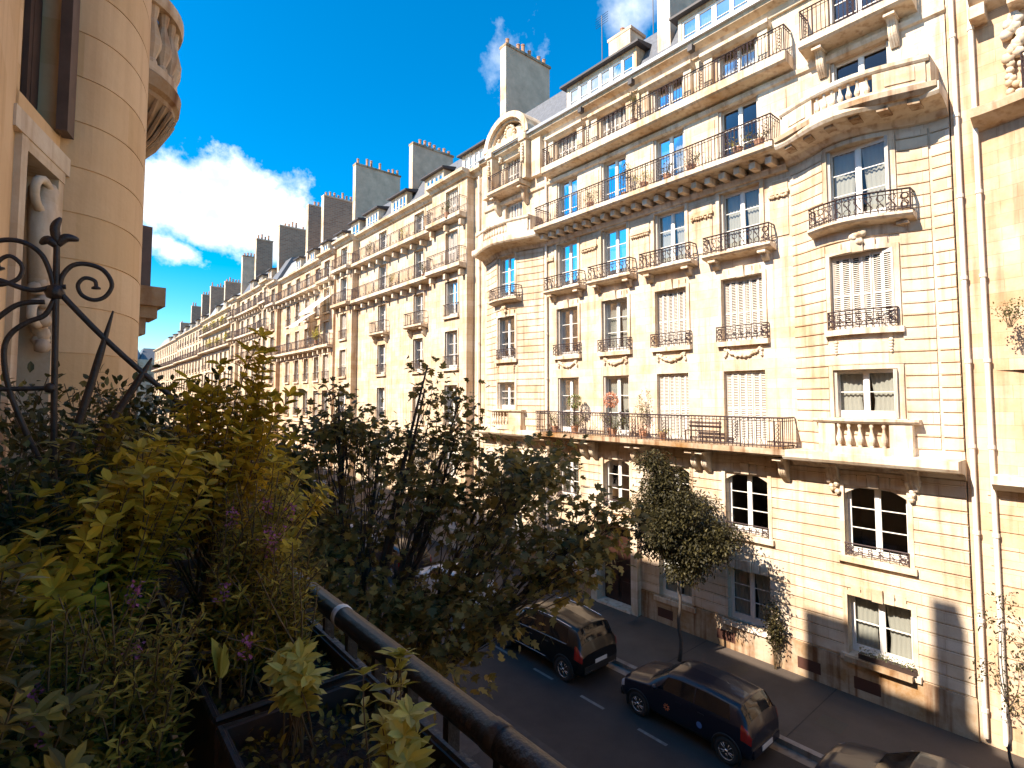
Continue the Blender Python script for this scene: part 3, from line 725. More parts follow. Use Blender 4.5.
for i in range(16):
    a = 2*math.pi*i/16; mb.blob(FA.W(LB+.36*math.cos(a), .28, 21.9+.42*math.sin(a)), .10, i, 6)
mb.blob(FA.W(LB, .25, 21.9), .3, 3, 8, (.5,1,1.2), .05)
for e in (-1, 1):
    for k in range(10): mb.blob(FA.W(LB+e*(.95 if k < 5 else .85)+random.uniform(-.08,.08), .24, 21.9-.13*k), .10, k, 5)
    for k in range(7): mb.blob(FA.W(LB+e*1.35+random.uniform(-.05,.05), .6, 20.8-.14*k), .085, k, 5)
mb.build('pediment_carving', STS, rA, smooth=True)
# carved brackets beside the bay windows
mb = MB()
for s in (4.02, 5.92, LB-1.0, LB+1.0):
    mb.mark(); console(mb, FA, s, 6.45, .3, .55, .35, 0, 999)
    for k in range(9): mb.blob(FA.W(s+random.uniform(-.12,.12), .12, 6.2-k*.07), .08, k, 5)
mb.build('carved_bracket', STS, rA)
mb = MB()
for s, z in ((4.93, 12.75), (LB, 12.75)):
    mb.mark()
    for k in range(10): mb.blob(FA.W(s+random.uniform(-.16,.16), .12, z+random.uniform(-.14,.2)), .09, k, 6)
mb.build('carved_shell', STS, rA, smooth=True)
# the windows themselves
kinds = {(0,4):'curtain', (1,4):'curtain', (2,3):'curtain', (1,5):'curtain', (0,6):'curtain', (1,0):'curtain', (3,1):'curtain', (0,2):'closed', (0,3):'closed', (1,2):'closed', (1,3):'closed', (2,2):'curtain', (3,2):'curtain', (2,6):'closed', (3,6):'closed', (2,4):'curtain', (3,4):'curtain', (0,0):'curtain'}
zz = [(.95,2.68),(3.85,5.85),(6.82,9.25),(10.25,12.42),(13.35,15.45),(16.22,18.48),(19.14,20.7)]
for i, (a, b) in enumerate(colsA):
    for k, (c, d) in enumerate(zz):
        if k == 0 and i == 2: continue
        add_window(FA, (a+b)/2, c, b-a, d-c, 3, kinds.get((i,k), 'glass'), shutters=(k >= 2))
for k, (c, d, kd) in enumerate(((1.12,2.75,'curtain'),(3.85,5.85,'glass'),(7.78,9.12,'curtain'),(10.25,12.4,'closed'),(13.35,15.5,'curtain'),(16.22,18.45,'glass'),(19.14,20.9,'glass'))):
    add_window(FA, RB, c, 1.5, d-c, 3 if d-c > 1.7 else 2, kd, shutters=(k >= 2), depth=.3)
    add_window(FA, LB, c, 1.35, d-c, 3, 'closed' if k in (5, 6) else ('curtain' if k in (2, 4) else 'glass'), shutters=(k >= 2), depth=.3)
# street door
mb = MB(); mb.box(.20, .26, 13.12-12.9, 13.94-12.9, .08, 2.95); mb.box(.20, .26, 13.96-12.9, 14.78-12.9, .08, 2.95)
for y0 in (13.2, 14.04):
    for z0_, z1_ in ((.3,.95),(1.1,2.7)): mb.box(.17, .2, y0-12.9, y0+.66-12.9, z0_, z1_)
dr = mb.build('street_door', DOORM, rA); mb = MB(); mb.lathe((.13, 13.88-12.9, 1.15), [(.02,0),(.03,.02),(.03,.05),(.01,.07)], 8); mb.build('handle', mat('brass', (.5,.35,.12), .35, metal=1), dr)
mb = MB(); mb.box(-.30, .0, 12.78-12.9, 13.08-12.9, 0, 3.3); mb.box(-.30, .0, 14.82-12.9, 15.12-12.9, 0, 3.3); mb.box(-.45, .0, 12.6-12.9, 15.3-12.9, 3.3, 3.52); mb.box(-.35, .3, 13.1-12.9, 14.8-12.9, 0, .075)
mb.build('door_surround', STS, rA)
mb = MB()
for s in (17.1, 11.7, 9.35, 6.75, 5.25): mb.mark().box(-.085, -.05, s-.32-12.9, s+.32-12.9, .22, .55)
mb.build('cellar_vent', GRILLE, rA)
# window bars and flower box of the ground-floor bay window
mb = MB(); mb.box(-.33, -.17, 4.15-12.9, 5.72-12.9, .98, 1.12); mb.build('window_ledge', STD, rA)
# roof
mansard(FA, s0, s1, 21.35, 24.3)
for s, w_, n_ in ((15.3, 4.1, 3), (9.75, 3.0, 2), (5.3, 2.4, 2)): dormer(FA, s, 21.65, w_, 1.65, -.75, LEAD, n_)
chimney(FA, 22.75, -1.2, 21.5, 28.4, 3.4, .5, RENDERC)
chimney(FA, 12.1, -1.1, 21.5, 27.2, 3.2, .6, RENDERC)
chimney(FA, 15.1, -2.0, 22.5, 25.3, 1.0, 1.25, STS)
chimney(FA, 3.1, -1.1, 21.5, 27.0, 3.2, .5, RENDERC)
an = MB()
for s, h_ in ((16.6, 3.4), (13.6, 3.8)):
    an.mark(); an.tube([FA.W(s, -2.5, 24, 999), FA.W(s, -2.5, 24+h_, 999)], .02, 5)
    for k in range(5): an.tube([FA.W(s-.4, -2.5, 24+h_-.12*k, 999), FA.W(s+.4, -2.5, 24+h_-.12*k, 999)], .012, 4)
an.build('roof_aerial', IRON, rA)
interior(FA, s0, s1, (0.02, 3.4, 6.78, 9.8, 12.9, 16.0, 19.05, 21.2), 21.3)
for sp in (2.78, 17.95): pipe(FA, sp, .2, 20.9, .13 if sp < 3 else .1)
gable(FA, s0+.17, 21.2)

# ------------------------------------------------------------------ the other houses across the street
def house(name, label, s0, s1, secs, dz=0.0, full=(2, 5, 6), wallm=ST, dormers=(), chims=(), lod=0, rows=7, roofm=SLATE, X=D, side=1, group='stone apartment buildings across the street', awn=(), rust=True, ztop=21.3, back=-11, kindp=(.35, .3), pipes=(), dorm_m=LEAD, seed=1):
    random.seed(seed)
    root = empty(name, (X, (s0+s1)/2, 0), label, 'building', group); F = Fac(root, side); yr = root.location.y
    fl = [(.95,2.75),(3.9,5.9),(6.85,9.15),(10.15,12.3),(13.2,15.25),(16.1,18.2),(19.0,20.7)][:rows]
    fl = [(a+dz*(k/6), b+dz*(k/6)) for k, (a, b) in enumerate(fl)]
    top = ztop+dz
    wl_ = MB(); cs = MB(); sl = MB(); rbk = MB(); nb = 0
    floors_z = [a-.12 for a, b in fl]
    for (a, b, o, cols, ww) in secs:
        ops = [(c-ww/2, c+ww/2, z0, z1) for c in cols for (z0, z1) in fl]
        F.wall(wl_, a, b, 0, top, ops, o)
        if o > 0:
            for s in (a, b): wl_.quad(F.W(s,0,0), F.W(s,o,0), F.W(s,o,top), F.W(s,0,top))
        if rust: F.courses(wl_, a+.02, b-.02, 1.0, 6.2+dz*.3, ops, .4 if lod else .33, .035, o, .03)
        cs.mark(); F.mould(cs, a-.1*(o > 0), b+.1*(o > 0), [(-.3,top-.35),(o+.1,top-.32),(o+.2,top-.15),(o+.42,top-.06),(o+.45,top+.1),(-.3,top+.12)], 999)
        cs.mark(); F.box(cs, a, b, 6.25+dz*.3, 6.5+dz*.3, o-.02, o+.12, 999)
        for c in cols:
            for k, (z0, z1) in enumerate(fl):
                if k >= 1:
                    t = .1; sl.mark(); F.box(sl, c-ww/2-t, c-ww/2, z0, z1+t, o-.02, o+.04); F.box(sl, c+ww/2, c+ww/2+t, z0, z1+t, o-.02, o+.04); F.box(sl, c-ww/2, c+ww/2, z1, z1+t, o-.02, o+.04)
                if k not in full: F.box(sl, c-ww/2-.15, c+ww/2+.15, z0-.14, z0-.002, o-.25, o+.14)
                u = random.random(); kd = 'closed' if (u < kindp[0] and k > 0 and lod < 2) else ('curtain' if (u < kindp[0]+kindp[1] and lod < 2) else 'glass')
                add_window(F, c, z0, ww, z1-z0, 3, kd, o=o, shutters=(lod == 0 and k > 1))
                if k >= 2 and k not in full and lod < 3:
                    if k in (3, 4) and (k == 4) and lod < 2 and o == 0:
                        balc(F, c-ww/2-.5, c+ww/2+.5, z0-.02, .45, 'new', h=.8, brackets=(c-ww/2-.25, c+ww/2+.25) if lod < 2 else (), th=.2, step=.13 if lod == 0 else .2)
                    else: railing(F, c-ww/2-.1, c+ww/2+.1, z0, .7, o+.1, ret=.08, step=.13 if lod == 0 else .2, r=.012 if lod == 0 else .014)
        for k in full:
            if k < len(fl) and cols:
                z = fl[k][0]-.02
                ov = .6 if o == 0 else .45
                nbk = int((b-a)/1.3)
                balc(F, a+.08, b-.08, z, o+ov, 'new', h=.9, ret=ov, th=.3, step=.13 if lod == 0 else (.18 if lod == 1 else .25), r=.012 if lod == 0 else .015,
                     brackets=())
                for j in range(nbk+1):
                    if lod < 2: rbk.mark(); F.box(rbk, a+.3+(b-a-.6)*j/max(1,nbk)-.1, a+.3+(b-a-.6)*j/max(1,nbk)+.1, z-.68, z-.36, o-.02, o+ov*.7, 999)
    wl_.build('wall', wallm, root); cs.build('cornice', STS, root); sl.build('window_surround', STS, root)
    if rbk.v: rbk.build('balcony_bracket', STS, root)
    mansard(F, s0, s1, top+.1, top+2.9, m_=roofm, back=back)
    interior(F, s0, s1, floors_z, top, back=-3.0)
    gable(F, s0+.16, top, back); gable(F, s1-.16, top, back)
    for (s, w_, n_) in dormers: dormer(F, s, top+.35, w_, 1.6, -.7, dorm_m, n_)
    for (s, z1, dp, th, mt) in chims: chimney(F, s, -1.2, top+.2, z1, dp, th, mt)
    for s in pipes: pipe(F, s, .2, top-.4)
    for (s, z, w_, drop, ext) in awn:
        mb = MB(); n = 8
        for i in range(n):
            u0, u1 = i/n, (i+1)/n; y0 = s-w_/2; y1 = s+w_/2
            f0 = lambda u: (F.W(y0, .05+ext*u, z-drop*u-.12*math.sin(math.pi*u)*-.4), F.W(y1, .05+ext*u, z-drop*u-.12*math.sin(math.pi*u)*-.4))
            a0, a1 = f0(u0); b0, b1 = f0(u1); mb.quad(a0, a1, b1, b0)
        mb.quad(F.W(s-w_/2, .05+ext, z-drop), F.W(s+w_/2, .05+ext, z-drop), F.W(s+w_/2, .05+ext, z-drop-.22), F.W(s-w_/2, .05+ext, z-drop-.22))
        aw = mb.build('awning', AWN, root); mb = MB()
        for e in (s-w_/2+.05, s+w_/2-.05): mb.mark(); mb.tube([F.W(e, .1, z-.9), F.W(e, .05+ext, z-drop-.02)], .02, 5)
        mb.build('awning_arm', IRON, aw)
    return F
# building to the left: two shallow pavilions
FC = house('apartment_building', 'cream stone apartment building with tall grey chimney walls and dark-roofed dormers, beside the rounded-bay one', 22.9, 43.4,
      [(22.9, 23.9, 0, [], 1.2), (23.9, 27.6, .5, [25.4], 1.3), (27.6, 39.4, 0, [30.0, 35.2], 1.25), (39.4, 42.6, .5, [41.0], 1.25), (42.6, 43.4, 0, [], 1)],
      dz=-.25, full=(5, 6), wallm=ST2, dormers=((25.0, 2.3, 2), (29.4, 2.3, 2), (34.2, 2.3, 2), (38.6, 2.2, 2), (41.8, 1.6, 1)),
      chims=((33.3, 26.6, 3.4, .5, RENDERC), (43.2, 28.5, 4.2, .55, RENDERC)), pipes=(23.3,), seed=3)
FDh = house('apartment_building', 'cream stone building with two cream awnings slung over its balconies and brown brick chimneys', 43.4, 62.0,
      [(43.4, 46.4, .4, [44.9], 1.3), (46.4, 59, 0, [48.2, 50.9, 53.6, 56.4], 1.2), (59, 62, .4, [60.5], 1.3)],
      dz=-.5, full=(4, 6), wallm=ST3, dormers=((45, 1.4, 1), (48.5, 1.4, 1), (52, 1.4, 1), (56, 1.4, 1)), roofm=ZINC,
      chims=((50.6, 27.9, 3.0, .6, BRICK), (54.9, 28.2, 2.2, .6, BRICK)), lod=1, awn=((45.6, 17.3, 3.4, 1.6, 1.9), (49.6, 16.2, 2.6, 1.2, 1.6)), pipes=(43.7,), seed=4)
house('apartment_building', 'pale stone building past the awnings, with a single tall brick chimney wall and grey roof', 62, 80,
      [(62, 65, .4, [63.5], 1.2), (65, 77, 0, [66.8, 69.6, 72.4, 75.2], 1.2), (77, 80, .4, [78.5], 1.2)], dz=.2, full=(2, 5, 6), wallm=ST2,
      dormers=((66, 1.4, 1), (70, 1.4, 1), (74, 1.4, 1)), chims=((64.6, 28.5, 3.4, .6, BRICK), (74.5, 29.2, 2.0, .6, BRICK)), lod=1, seed=5)
house('apartment_building', 'distant cream building with greenery along its top balconies', 80, 102, [(80, 102, 0, [81.8, 84.6, 87.4, 90.2, 93, 95.8, 98.6, 100.8], 1.2)], dz=-.3, full=(5, 6), wallm=ST,
      dormers=((84, 1.4, 1), (89, 1.4, 1), (95, 1.4, 1)), chims=((81.5, 28.4, 3.4, .6, RENDERC), (92, 26.5, 3, .6, BRICK)), lod=2, roofm=ZINC, seed=6)
house('apartment_building', 'distant pale building further down the street with twin brown chimneys', 102, 128, [(102, 128, 0, [104+2.9*k for k in range(9)], 1.2)], dz=-.6, full=(2, 5), wallm=ST2,
      dormers=((106, 1.4, 1), (112, 1.4, 1), (118, 1.4, 1), (124, 1.4, 1)), chims=((103, 27.5, 4.0, .7, BRICK), (110.5, 27.2, 4.0, .7, BRICK), (121, 26.5, 3, .6, BRICK)), lod=2, seed=7)
house('apartment_building', 'farthest building on the opposite side, small and pale at the end of the row', 128, 165, [(128, 165, 0, [130+3*k for k in range(12)], 1.2)], dz=-.8, full=(5,), wallm=ST2,
      dormers=((132, 1.6, 1), (139, 1.6, 1), (146, 1.6, 1)), chims=((134, 24.6, 2, .6, BRICK),), lod=3, roofm=ZINC, seed=8)
# closing building at the far end with a domed corner roof
rE = empty('corner_building', (11, 186, 0), 'far corner building with a grey domed roof closing the end of the street', 'building')
FE = Fac(rE, 1)
mb = MB(); 
for (x0, x1, h_) in ((-16, 3.5, 18.5), (3.5, 26, 19.5)): mb.box(x0, x1, 0, 14, 0, h_)
mb.build('wall', ST2, rE)
wm = MB()
for k in range(13):
    for j in range(6): x = -15+k*3.1; wm.mark().box(x, x+1.2, -.02, .1, 1+j*3.05, 3.1+j*3.05)
wm.build('window', GLASS, rE)
mb = MB(); mb.lathe((1.5, 3, 18.5), [(4.2,0),(4.3,.5),(4.0,2.2),(3.2,4.0),(1.8,5.2),(.6,5.8),(.3,6.8),(.05,8)], 12); mb.build('dome', ZINC, rE, smooth=True)
mb = MB(); mb.hexa([(-16,0,18.5),(-3,0,18.5),(-3,14,18.5),(-16,14,18.5),(-15,3,22),(-4,3,22),(-4,11,22),(-15,11,22)]); mb.hexa([(5,0,19.5),(26,0,19.5),(26,14,19.5),(5,14,19.5),(6,3,23),(25,3,23),(25,11,23),(6,11,23)]); mb.build('roof', SLATE, rE)

# building at the right edge, past the drainpipes
rB = empty('apartment_building', (D, -4, 0), 'golden stone apartment building cut by the right edge, past the drainpipes', 'building', 'stone apartment buildings across the street')
FBb = Fac(rB, 1, bows=((-2.6, 2.3, 9.0, 15.0, .5, .7),))
opB = []; colsB = [.55, -3.8, -7.0, -10.2]
for c in colsB:
    for z0, z1 in ((1.0,3.0),(3.9,6.0),(7.2,9.2),(10.2,12.3),(13.0,14.9) ,(15.6,17.6),(18.9,20.8)): opB.append((c-.65, c+.65, z0, z1))
mb = MB(); FBb.wall(mb, -14, 2.915, 0, 21.3, opB); FBb.courses(mb, -13.9, 2.55, .9, 6.0, opB, .42, .035, 0, .03); mb.build('wall', ST3, rB)
mb = MB(); FBb.mould(mb, -14, 2.4, [(-.02,6.1),(.3,6.15),(.5,6.3),(.5,6.5),(-.02,6.5)], 999)
mb.mark(); FBb.mould(mb, -2.8, 2.45, [(-.02,14.98),(.2,15.05),(.55,15.2),(.6,15.4),(-.02,15.42)], 14.9); mb.mark(); FBb.mould(mb, -14, 2.4, [(-.02,17.95),(.3,18.05),(.75,18.4),(.8,18.65),(-.02,18.7)], 999)
mb.mark(); FBb.mould(mb, -14, 2.6, [(-.02,21.0),(.3,21.1),(.5,21.3),(.5,21.5),(-.3,21.5)], 999)
for k in range(20):
    s = 2.1-k*.7; FBb.box(mb, s, s+.3, 17.7, 18.0, 0, .5, 999)
mb.build('cornice', STS, rB)
mb = MB()
for k in range(26): mb.blob(FBb.W(1.62+random.uniform(-.15,.15), .14, 17.5-k*.075), .14 if k < 14 else .09, k, 6)
mb.mark()
for k in range(20): mb.blob(FBb.W(1.75+random.uniform(-.2,.2), .12, 5.9-k*.03), .1, k, 6)
mb.build('carved_swag', STS, rB, smooth=True)
mb = MB()
for i in range(12):
    a0, a1 = math.pi*i/12, math.pi*(i+1)/12
    P = lambda r, a, o: FBb.W(.55-math.cos(a)*r, o, 17.0+math.sin(a)*r, 999)
    mb.hexa([P(.66,a0,-.02), P(.66,a1,-.02), P(.66,a1,.1), P(.66,a0,.1), P(.86,a0,-.02), P(.86,a1,-.02), P(.86,a1,.1), P(.86,a0,.1)])
    P2 = lambda r, a: (.02, .55-math.cos(a)*r+4, 17.0+math.sin(a)*r)
    mb.quad(P2(.66,a0), P2(.66,a1), (.02, P2(.66,a1)[1], 17.7), (.02, P2(.66,a0)[1], 17.7))
mb.build('arched_head', STS, rB)
for c in colsB:
    for z0, z1 in ((1.0,3.0),(3.9,6.0),(7.2,9.2),(10.2,12.3),(13.0,14.9),(15.6,17.6),(18.9,20.8)):
        add_window(FBb, c, z0, 1.3, z1-z0, 3, 'closed' if (z0 in (10.2,) and c < 0) else 'glass', shutters=False)
for c in colsB:
    balc(FBb, c-.95, c+.95, 15.42, .55, 'new', h=.95, th=.02, style='scroll', step=.13); railing(FBb, c-.7, c+.7, 10.2, .6, .12, ret=.1, style='scroll'); railing(FBb, c-.7, c+.7, 13.0, .6, .12, ret=.1, style='scroll')
mansard(FBb, -14, 2.62, 21.4, 24.2); interior(FBb, -14, 2.6, (0.02,3.5,6.6,9.7,12.8,15.4,18.7), 21.4); gable(FBb, -13.8, 21.3); gable(FBb, 2.45, 21.3)
dormer(FBb, -1, 21.7, 1.8, 1.6, -.7, LEAD, 1); dormer(FBb, -6, 21.7, 1.8, 1.6, -.7, LEAD, 1); chimney(FBb, -5, -1.2, 21.5, 27, 3, .5, RENDERC)
for sp in (2.42,): pipe(FBb, sp, .2, 21.0, .14)

# ------------------------------------------------------------------ our own side of the street
OWN = 'stone buildings on the near side of the street'
XN = -.36
house('apartment_building', 'tan stone building the foreground balcony belongs to, at the extreme left edge', -26, 5.2, [(-26, 5.2, 0, [-24+3.2*k for k in range(9)], 1.3)], dz=0, full=(), rows=5, ztop=15.35, wallm=STN, side=-1, X=XN, group=OWN, rust=False, lod=3, back=-11, seed=9)
house('apartment_building', 'plain stone building further along our side, hidden behind the rounded stone bay', 14, 70, [(14, 70, 0, [16+3.2*k for k in range(17)], 1.3)], dz=0, full=(), rows=5, ztop=16.9, wallm=STN, side=-1, X=XN-.1, group=OWN, rust=False, lod=3, back=-11, seed=10)
house('apartment_building', 'far stone building on our side of the street, out of sight behind the rounded bay', 70, 165, [(70, 165, 0, [72+3.2*k for k in range(29)], 1.3)], dz=0, full=(), rows=5, ztop=17.2, wallm=STN, side=-1, X=XN-.1, group=OWN, rust=False, lod=3, back=-11, seed=11)
# neighbour with the rounded bay rising at the left
rN = empty('rounded_bay_building', (XN, 9, 0), 'tan stone rounded bay with curved joints and a high stone corner balcony', 'building', OWN)
rN.pop('group') if 'group' in rN else None
rN['group'] = OWN
def P2(x, y, z): return (x-XN, y-9, z)
plan = [(-.36,5.2),(-.12,6.0),(.10,6.05),(.26,6.16),(.40,6.36),(.50,6.62),(.565,6.92),(.60,7.25),(.62,7.6),(.62,8.3),(.58,8.9),(.45,9.4),(.2,9.8),(-.36,10.1)]
def dense(pl, n=4):
    out = []
    for i in range(len(pl)-1):
        a = pl[max(i-1,0)]; b_ = pl[i]; c = pl[i+1]; d = pl[min(i+2,len(pl)-1)]
        for k in range(n):
            t = k/n; out.append(tuple(.5*((2*b_[j])+(c[j]-a[j])*t+(2*a[j]-5*b_[j]+4*c[j]-d[j])*t*t+(3*b_[j]-a[j]-3*c[j]+d[j])*t**3) for j in (0,1)))
    return out+[pl[-1]]
plan = plan[:2]+dense(plan[1:])[1:]
def offs(pl, d):
    out = []
    for i, (x, y) in enumerate(pl):
        a = pl[max(i-1,0)]; b = pl[min(i+1,len(pl)-1)]; tx, ty = b[0]-a[0], b[1]-a[1]; l_ = math.hypot(tx, ty); out.append((x+ty/l_*d, y-tx/l_*d))
    return out
mb = MB()
def band(mb, pl, z0, z1, d0, d1):
    A, B = offs(pl, d0), offs(pl, d1)
    for i in range(len(pl)-1):
        mb.hexa([P2(*A[i],z0),P2(*A[i+1],z0),P2(*B[i+1],z0),P2(*B[i],z0),P2(*A[i],z1),P2(*A[i+1],z1),P2(*B[i+1],z1),P2(*B[i],z1)])
z = 0
while z < 15.4:
    z1 = min(z+.415, 15.4); band(mb, plan[1:], z+.012, z1, -.35, 0); z = z1
band(mb, plan[1:], 0, 15.4, -.36, -.012)
# canted strip with two tall openings
for (a, b) in ((0, 6.95), (10.36, 10.6), (13.2, 13.6)): band(mb, plan[:2], a, b, -.35, 0)
band(mb, [plan[0], (-.345,5.25)], 0, 15.4, -.35, 0); band(mb, [(-.14,5.93), plan[1]], 0, 15.4, -.35, 0)
band(mb, plan[:2], 13.6, 15.4, -.35, 0)
mb.build('wall', STN, rN)
mb = MB(); band(mb, [(-.40,5.1), (-.10,6.03)], 10.27, 10.43, -.1, .06); mb.build('window_sill', STS, rN)
mb = MB(); band(mb, [(-.36,5.22),(-.33,5.3)], 6.95, 10.3, -.3, .05); mb.mark(); band(mb, [(-.16,5.86),(-.13,5.96)], 6.95, 10.3, -.3, .05); mb.mark(); band(mb, [(-.36,5.22),(-.12,5.96)], 10.18, 10.34, -.3, .05); mb.build('window_surround', STS, rN)
mb = MB(); band(mb, [(-.17,5.82),(-.125,5.99)], 10.6, 13.2, .02, .10); 
for k in range(2): band(mb, [(-.20+.02*k,5.7+.05*k),(-.16+.02*k,5.84+.03*k)], 10.6, 13.2, -.18, -.14)
mb.build('folded_shutter', SHUTB, rN)
mb = MB()
for k in range(60): z = 7.0+k*.035; band(mb, [(-.36,5.28),(-.24,5.62)], z, z+.02, -.2+.0, -.17)
mb.build('louvred_shutter', SHUT, rN)
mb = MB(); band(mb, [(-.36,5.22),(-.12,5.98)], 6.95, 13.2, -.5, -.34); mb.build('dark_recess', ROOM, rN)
# scroll console beside the lower opening
mb = MB(); pts = []
for k in range(22):
    t = k/21; a = math.pi*1.5*t; pts.append((-.20+.0*t, 5.78-.14*math.sin(a*.9)-.08*t, 10.05-1.15*t))
mb.tube([P2(*p) for p in pts], [.10-.04*k/21 for k in range(22)], 8)
for zc, rr in ((9.95, .13), (9.0, .09)):
    mb.tube([P2(*p) for p in circle3((-.2, 5.62, zc), rr, (Vector((.35,.94,0)), Vector((0,0,1))), 12, 0, 5)], .035, 6)
for k in range(14): mb.blob(P2(-.19+random.uniform(-.03,.03), 5.72+random.uniform(-.08,.08), 9.4-.05*k), .06, k, 6)
mb.build('scroll_console', STS, rN, smooth=True)
# stone balcony at the outer corner of the bay
ctr = (.30, 8.55)
def ring(r, z, n=22, a0=-100, a1=80): r = .3+(r-.3)*.84; return [P2(ctr[0]+r*math.cos(R_(a0+(a1-a0)*i/n)), ctr[1]+r*1.15*math.sin(R_(a0+(a1-a0)*i/n)), z+.33) for i in range(n+1)]
def rings(mb, prof, close=True):
    rs = [ring(r, z) for r, z in prof]
    for a, b in zip(rs, rs[1:]):
        for i in range(len(a)-1): mb.quad(a[i], a[i+1], b[i+1], b[i])
mb = MB(); rings(mb, [(.20,11.25),(.38,11.28),(.55,11.45),(.70,11.68),(.80,11.8),(.80,11.86),(.86,11.9),(.88,12.06),(.84,12.1),(.3,12.1)]); mb.build('balcony_base', STD, rN, smooth=False)
mb = MB()
for i in range(16):
    a = R_(-95+i*11); p0 = []
    for r, z in [(.24,11.23),(.39,11.26),(.53,11.43),(.655,11.66),(.715,11.79)]: p0.append(P2(ctr[0]+r*math.cos(a), ctr[1]+r*1.15*math.sin(a), z+.33))
    mb.mark(); mb.tube(p0, .028, 5)
mb.build('carved_rib', STD, rN)
mb = MB(); rings(mb, [(.60,12.98),(.86,12.98),(.88,13.04),(.88,13.14),(.84,13.18),(.58,13.18)]); rings(mb, [(.66,12.1),(.82,12.1),(.82,12.22),(.66,12.22)]); rings(mb, [(.58,12.1),(.58,13.0)])
for i in range(13):
    a = R_(-98+i*14); mb.lathe(P2(ctr[0]+.675*math.cos(a), ctr[1]+.775*math.sin(a), 12.55), [(.06,0),(.06,.05),(.045,.08),(.10,.24),(.105,.32),(.06,.5),(.04,.6),(.06,.7),(.065,.76)], 9)
mb.build('balustrade', STS, rN)
mb = MB(); band(mb, [(.62,8.9),(.60,9.0)], 9.85, 10.75, .0, .24); mb.build('side_shutter', SHUTB, rN)
mb = MB(); band(mb, [(.62,8.55),(.56,9.3)], 9.58, 9.84, .0, .38); band(mb, [(.62,8.65),(.58,9.2)], 9.42, 9.58, .0, .30); band(mb, [(.62,8.72),(.59,9.1)], 9.2, 9.42, .0, .18); mb.build('bracket', STD, rN)
mb = MB(); mb.poly([P2(x, y, 15.4) for x, y in plan]); mb.quad(P2(-.36,5.2,15.4), P2(-.36,14,15.4), P2(-4,14,18.4), P2(-4,5.2,18.4)); mb.quad(P2(-4,5.2,18.4), P2(-4,14,18.4), P2(-11,14,18.4), P2(-11,5.2,18.4)); mb.build('roof', SLATE, rN)
mb = MB(); mb.box(0-.35, 0, 10.0-9, 14-9, 0, 15.4); mb.box(-11, -.36, 5.22-9, 5.5-9, 0, 15.4); mb.build('side_wall', STN, rN)
mb = MB(); mb.box(-3.6, -2.6, .1, 1.9, 15.5, 20.2); mb.box(-3.4, -2.6, -1.75, -1.2, 15.5, 21.4); mb.build('chimney', RENDERC, rN)

# ------------------------------------------------------------------ our balcony: floor, railing, grille, planters
mb = MB(); mb.box(-.36, .84, -2.5, 5.1, 6.42, 6.6); mb.box(-.36, .90, -2.5, 5.1, 6.3, 6.42)
own = mb.build('balcony_floor', STD); tag(own, 'worn stone floor slab of the foreground balcony under its plants', 'balcony')
rr = empty('balcony_railing', (.70, .2, 6.6), 'dark iron balcony railing with thick round handrail running down the foreground', 'railing')
def Lr(x, y, z): return (x-.70, y-.2, z-6.6)
mb = MB(); mb.tube([Lr(.68, -2.4, 7.655), Lr(.68, 2.8, 7.655)], .031, 16); mb.build('handrail', IRONN, rr, smooth=True)
mb = MB(); mb.tube([Lr(.68, .835, 7.655), Lr(.68, .875, 7.655)], .0335, 14); mb.mark(); mb.tube([Lr(.68, 2.3, 7.655), Lr(.68, 2.34, 7.655)], .0335, 14); mb.build('joint_sleeve', IRONN, rr, smooth=True)
mb = MB(); mb.tube([Lr(.68, 1.615, 7.655), Lr(.68, 1.64, 7.655)], .0335, 14); o = mb.build('cable_tie', WHITE, rr, smooth=True)
mb = MB(); mb.box(-.035, .0, -2.6, 2.6, .93, .95); mb.mark(); mb.box(-.035, .0, -2.6, 2.6, .10, .125); mb.build('flat_bar', IRONN, rr)
mb = MB(); ax = (Vector((0,1,0)), Vector((0,0,1)))
k = 0; y = -2.4
while y < 2.8:
    mb.mark(); mb.box(-.034, -.004, y-.2-.011, y-.2+.011, .02, 1.05)
    # cast scrollwork between the uprights
    c = y+.09
    for zc, r_ in ((.82, .065), (.62, .055), (.25, .065)):
        mb.mark(); mb.tube([Vector((-.02, c-.2+r_*math.sin(a)*.85, zc+r_*1.5*math.cos(a))) for a in [2*math.pi*i/12 for i in range(13)]], .012, 5)
    mb.mark(); mb.tube([Vector((-.02, c-.2-.05, .36)), Vector((-.02, c-.2+.03, .46)), Vector((-.02, c-.2+.05, .54))], .012, 5)
    y += .18
mb.build('baluster', IRONN, rr)
gr = empty('wrought_iron_grille', (-.05, 2.8, 6.6), 'curled wrought iron balcony divider with scrolls and a leaf finial', 'grille')
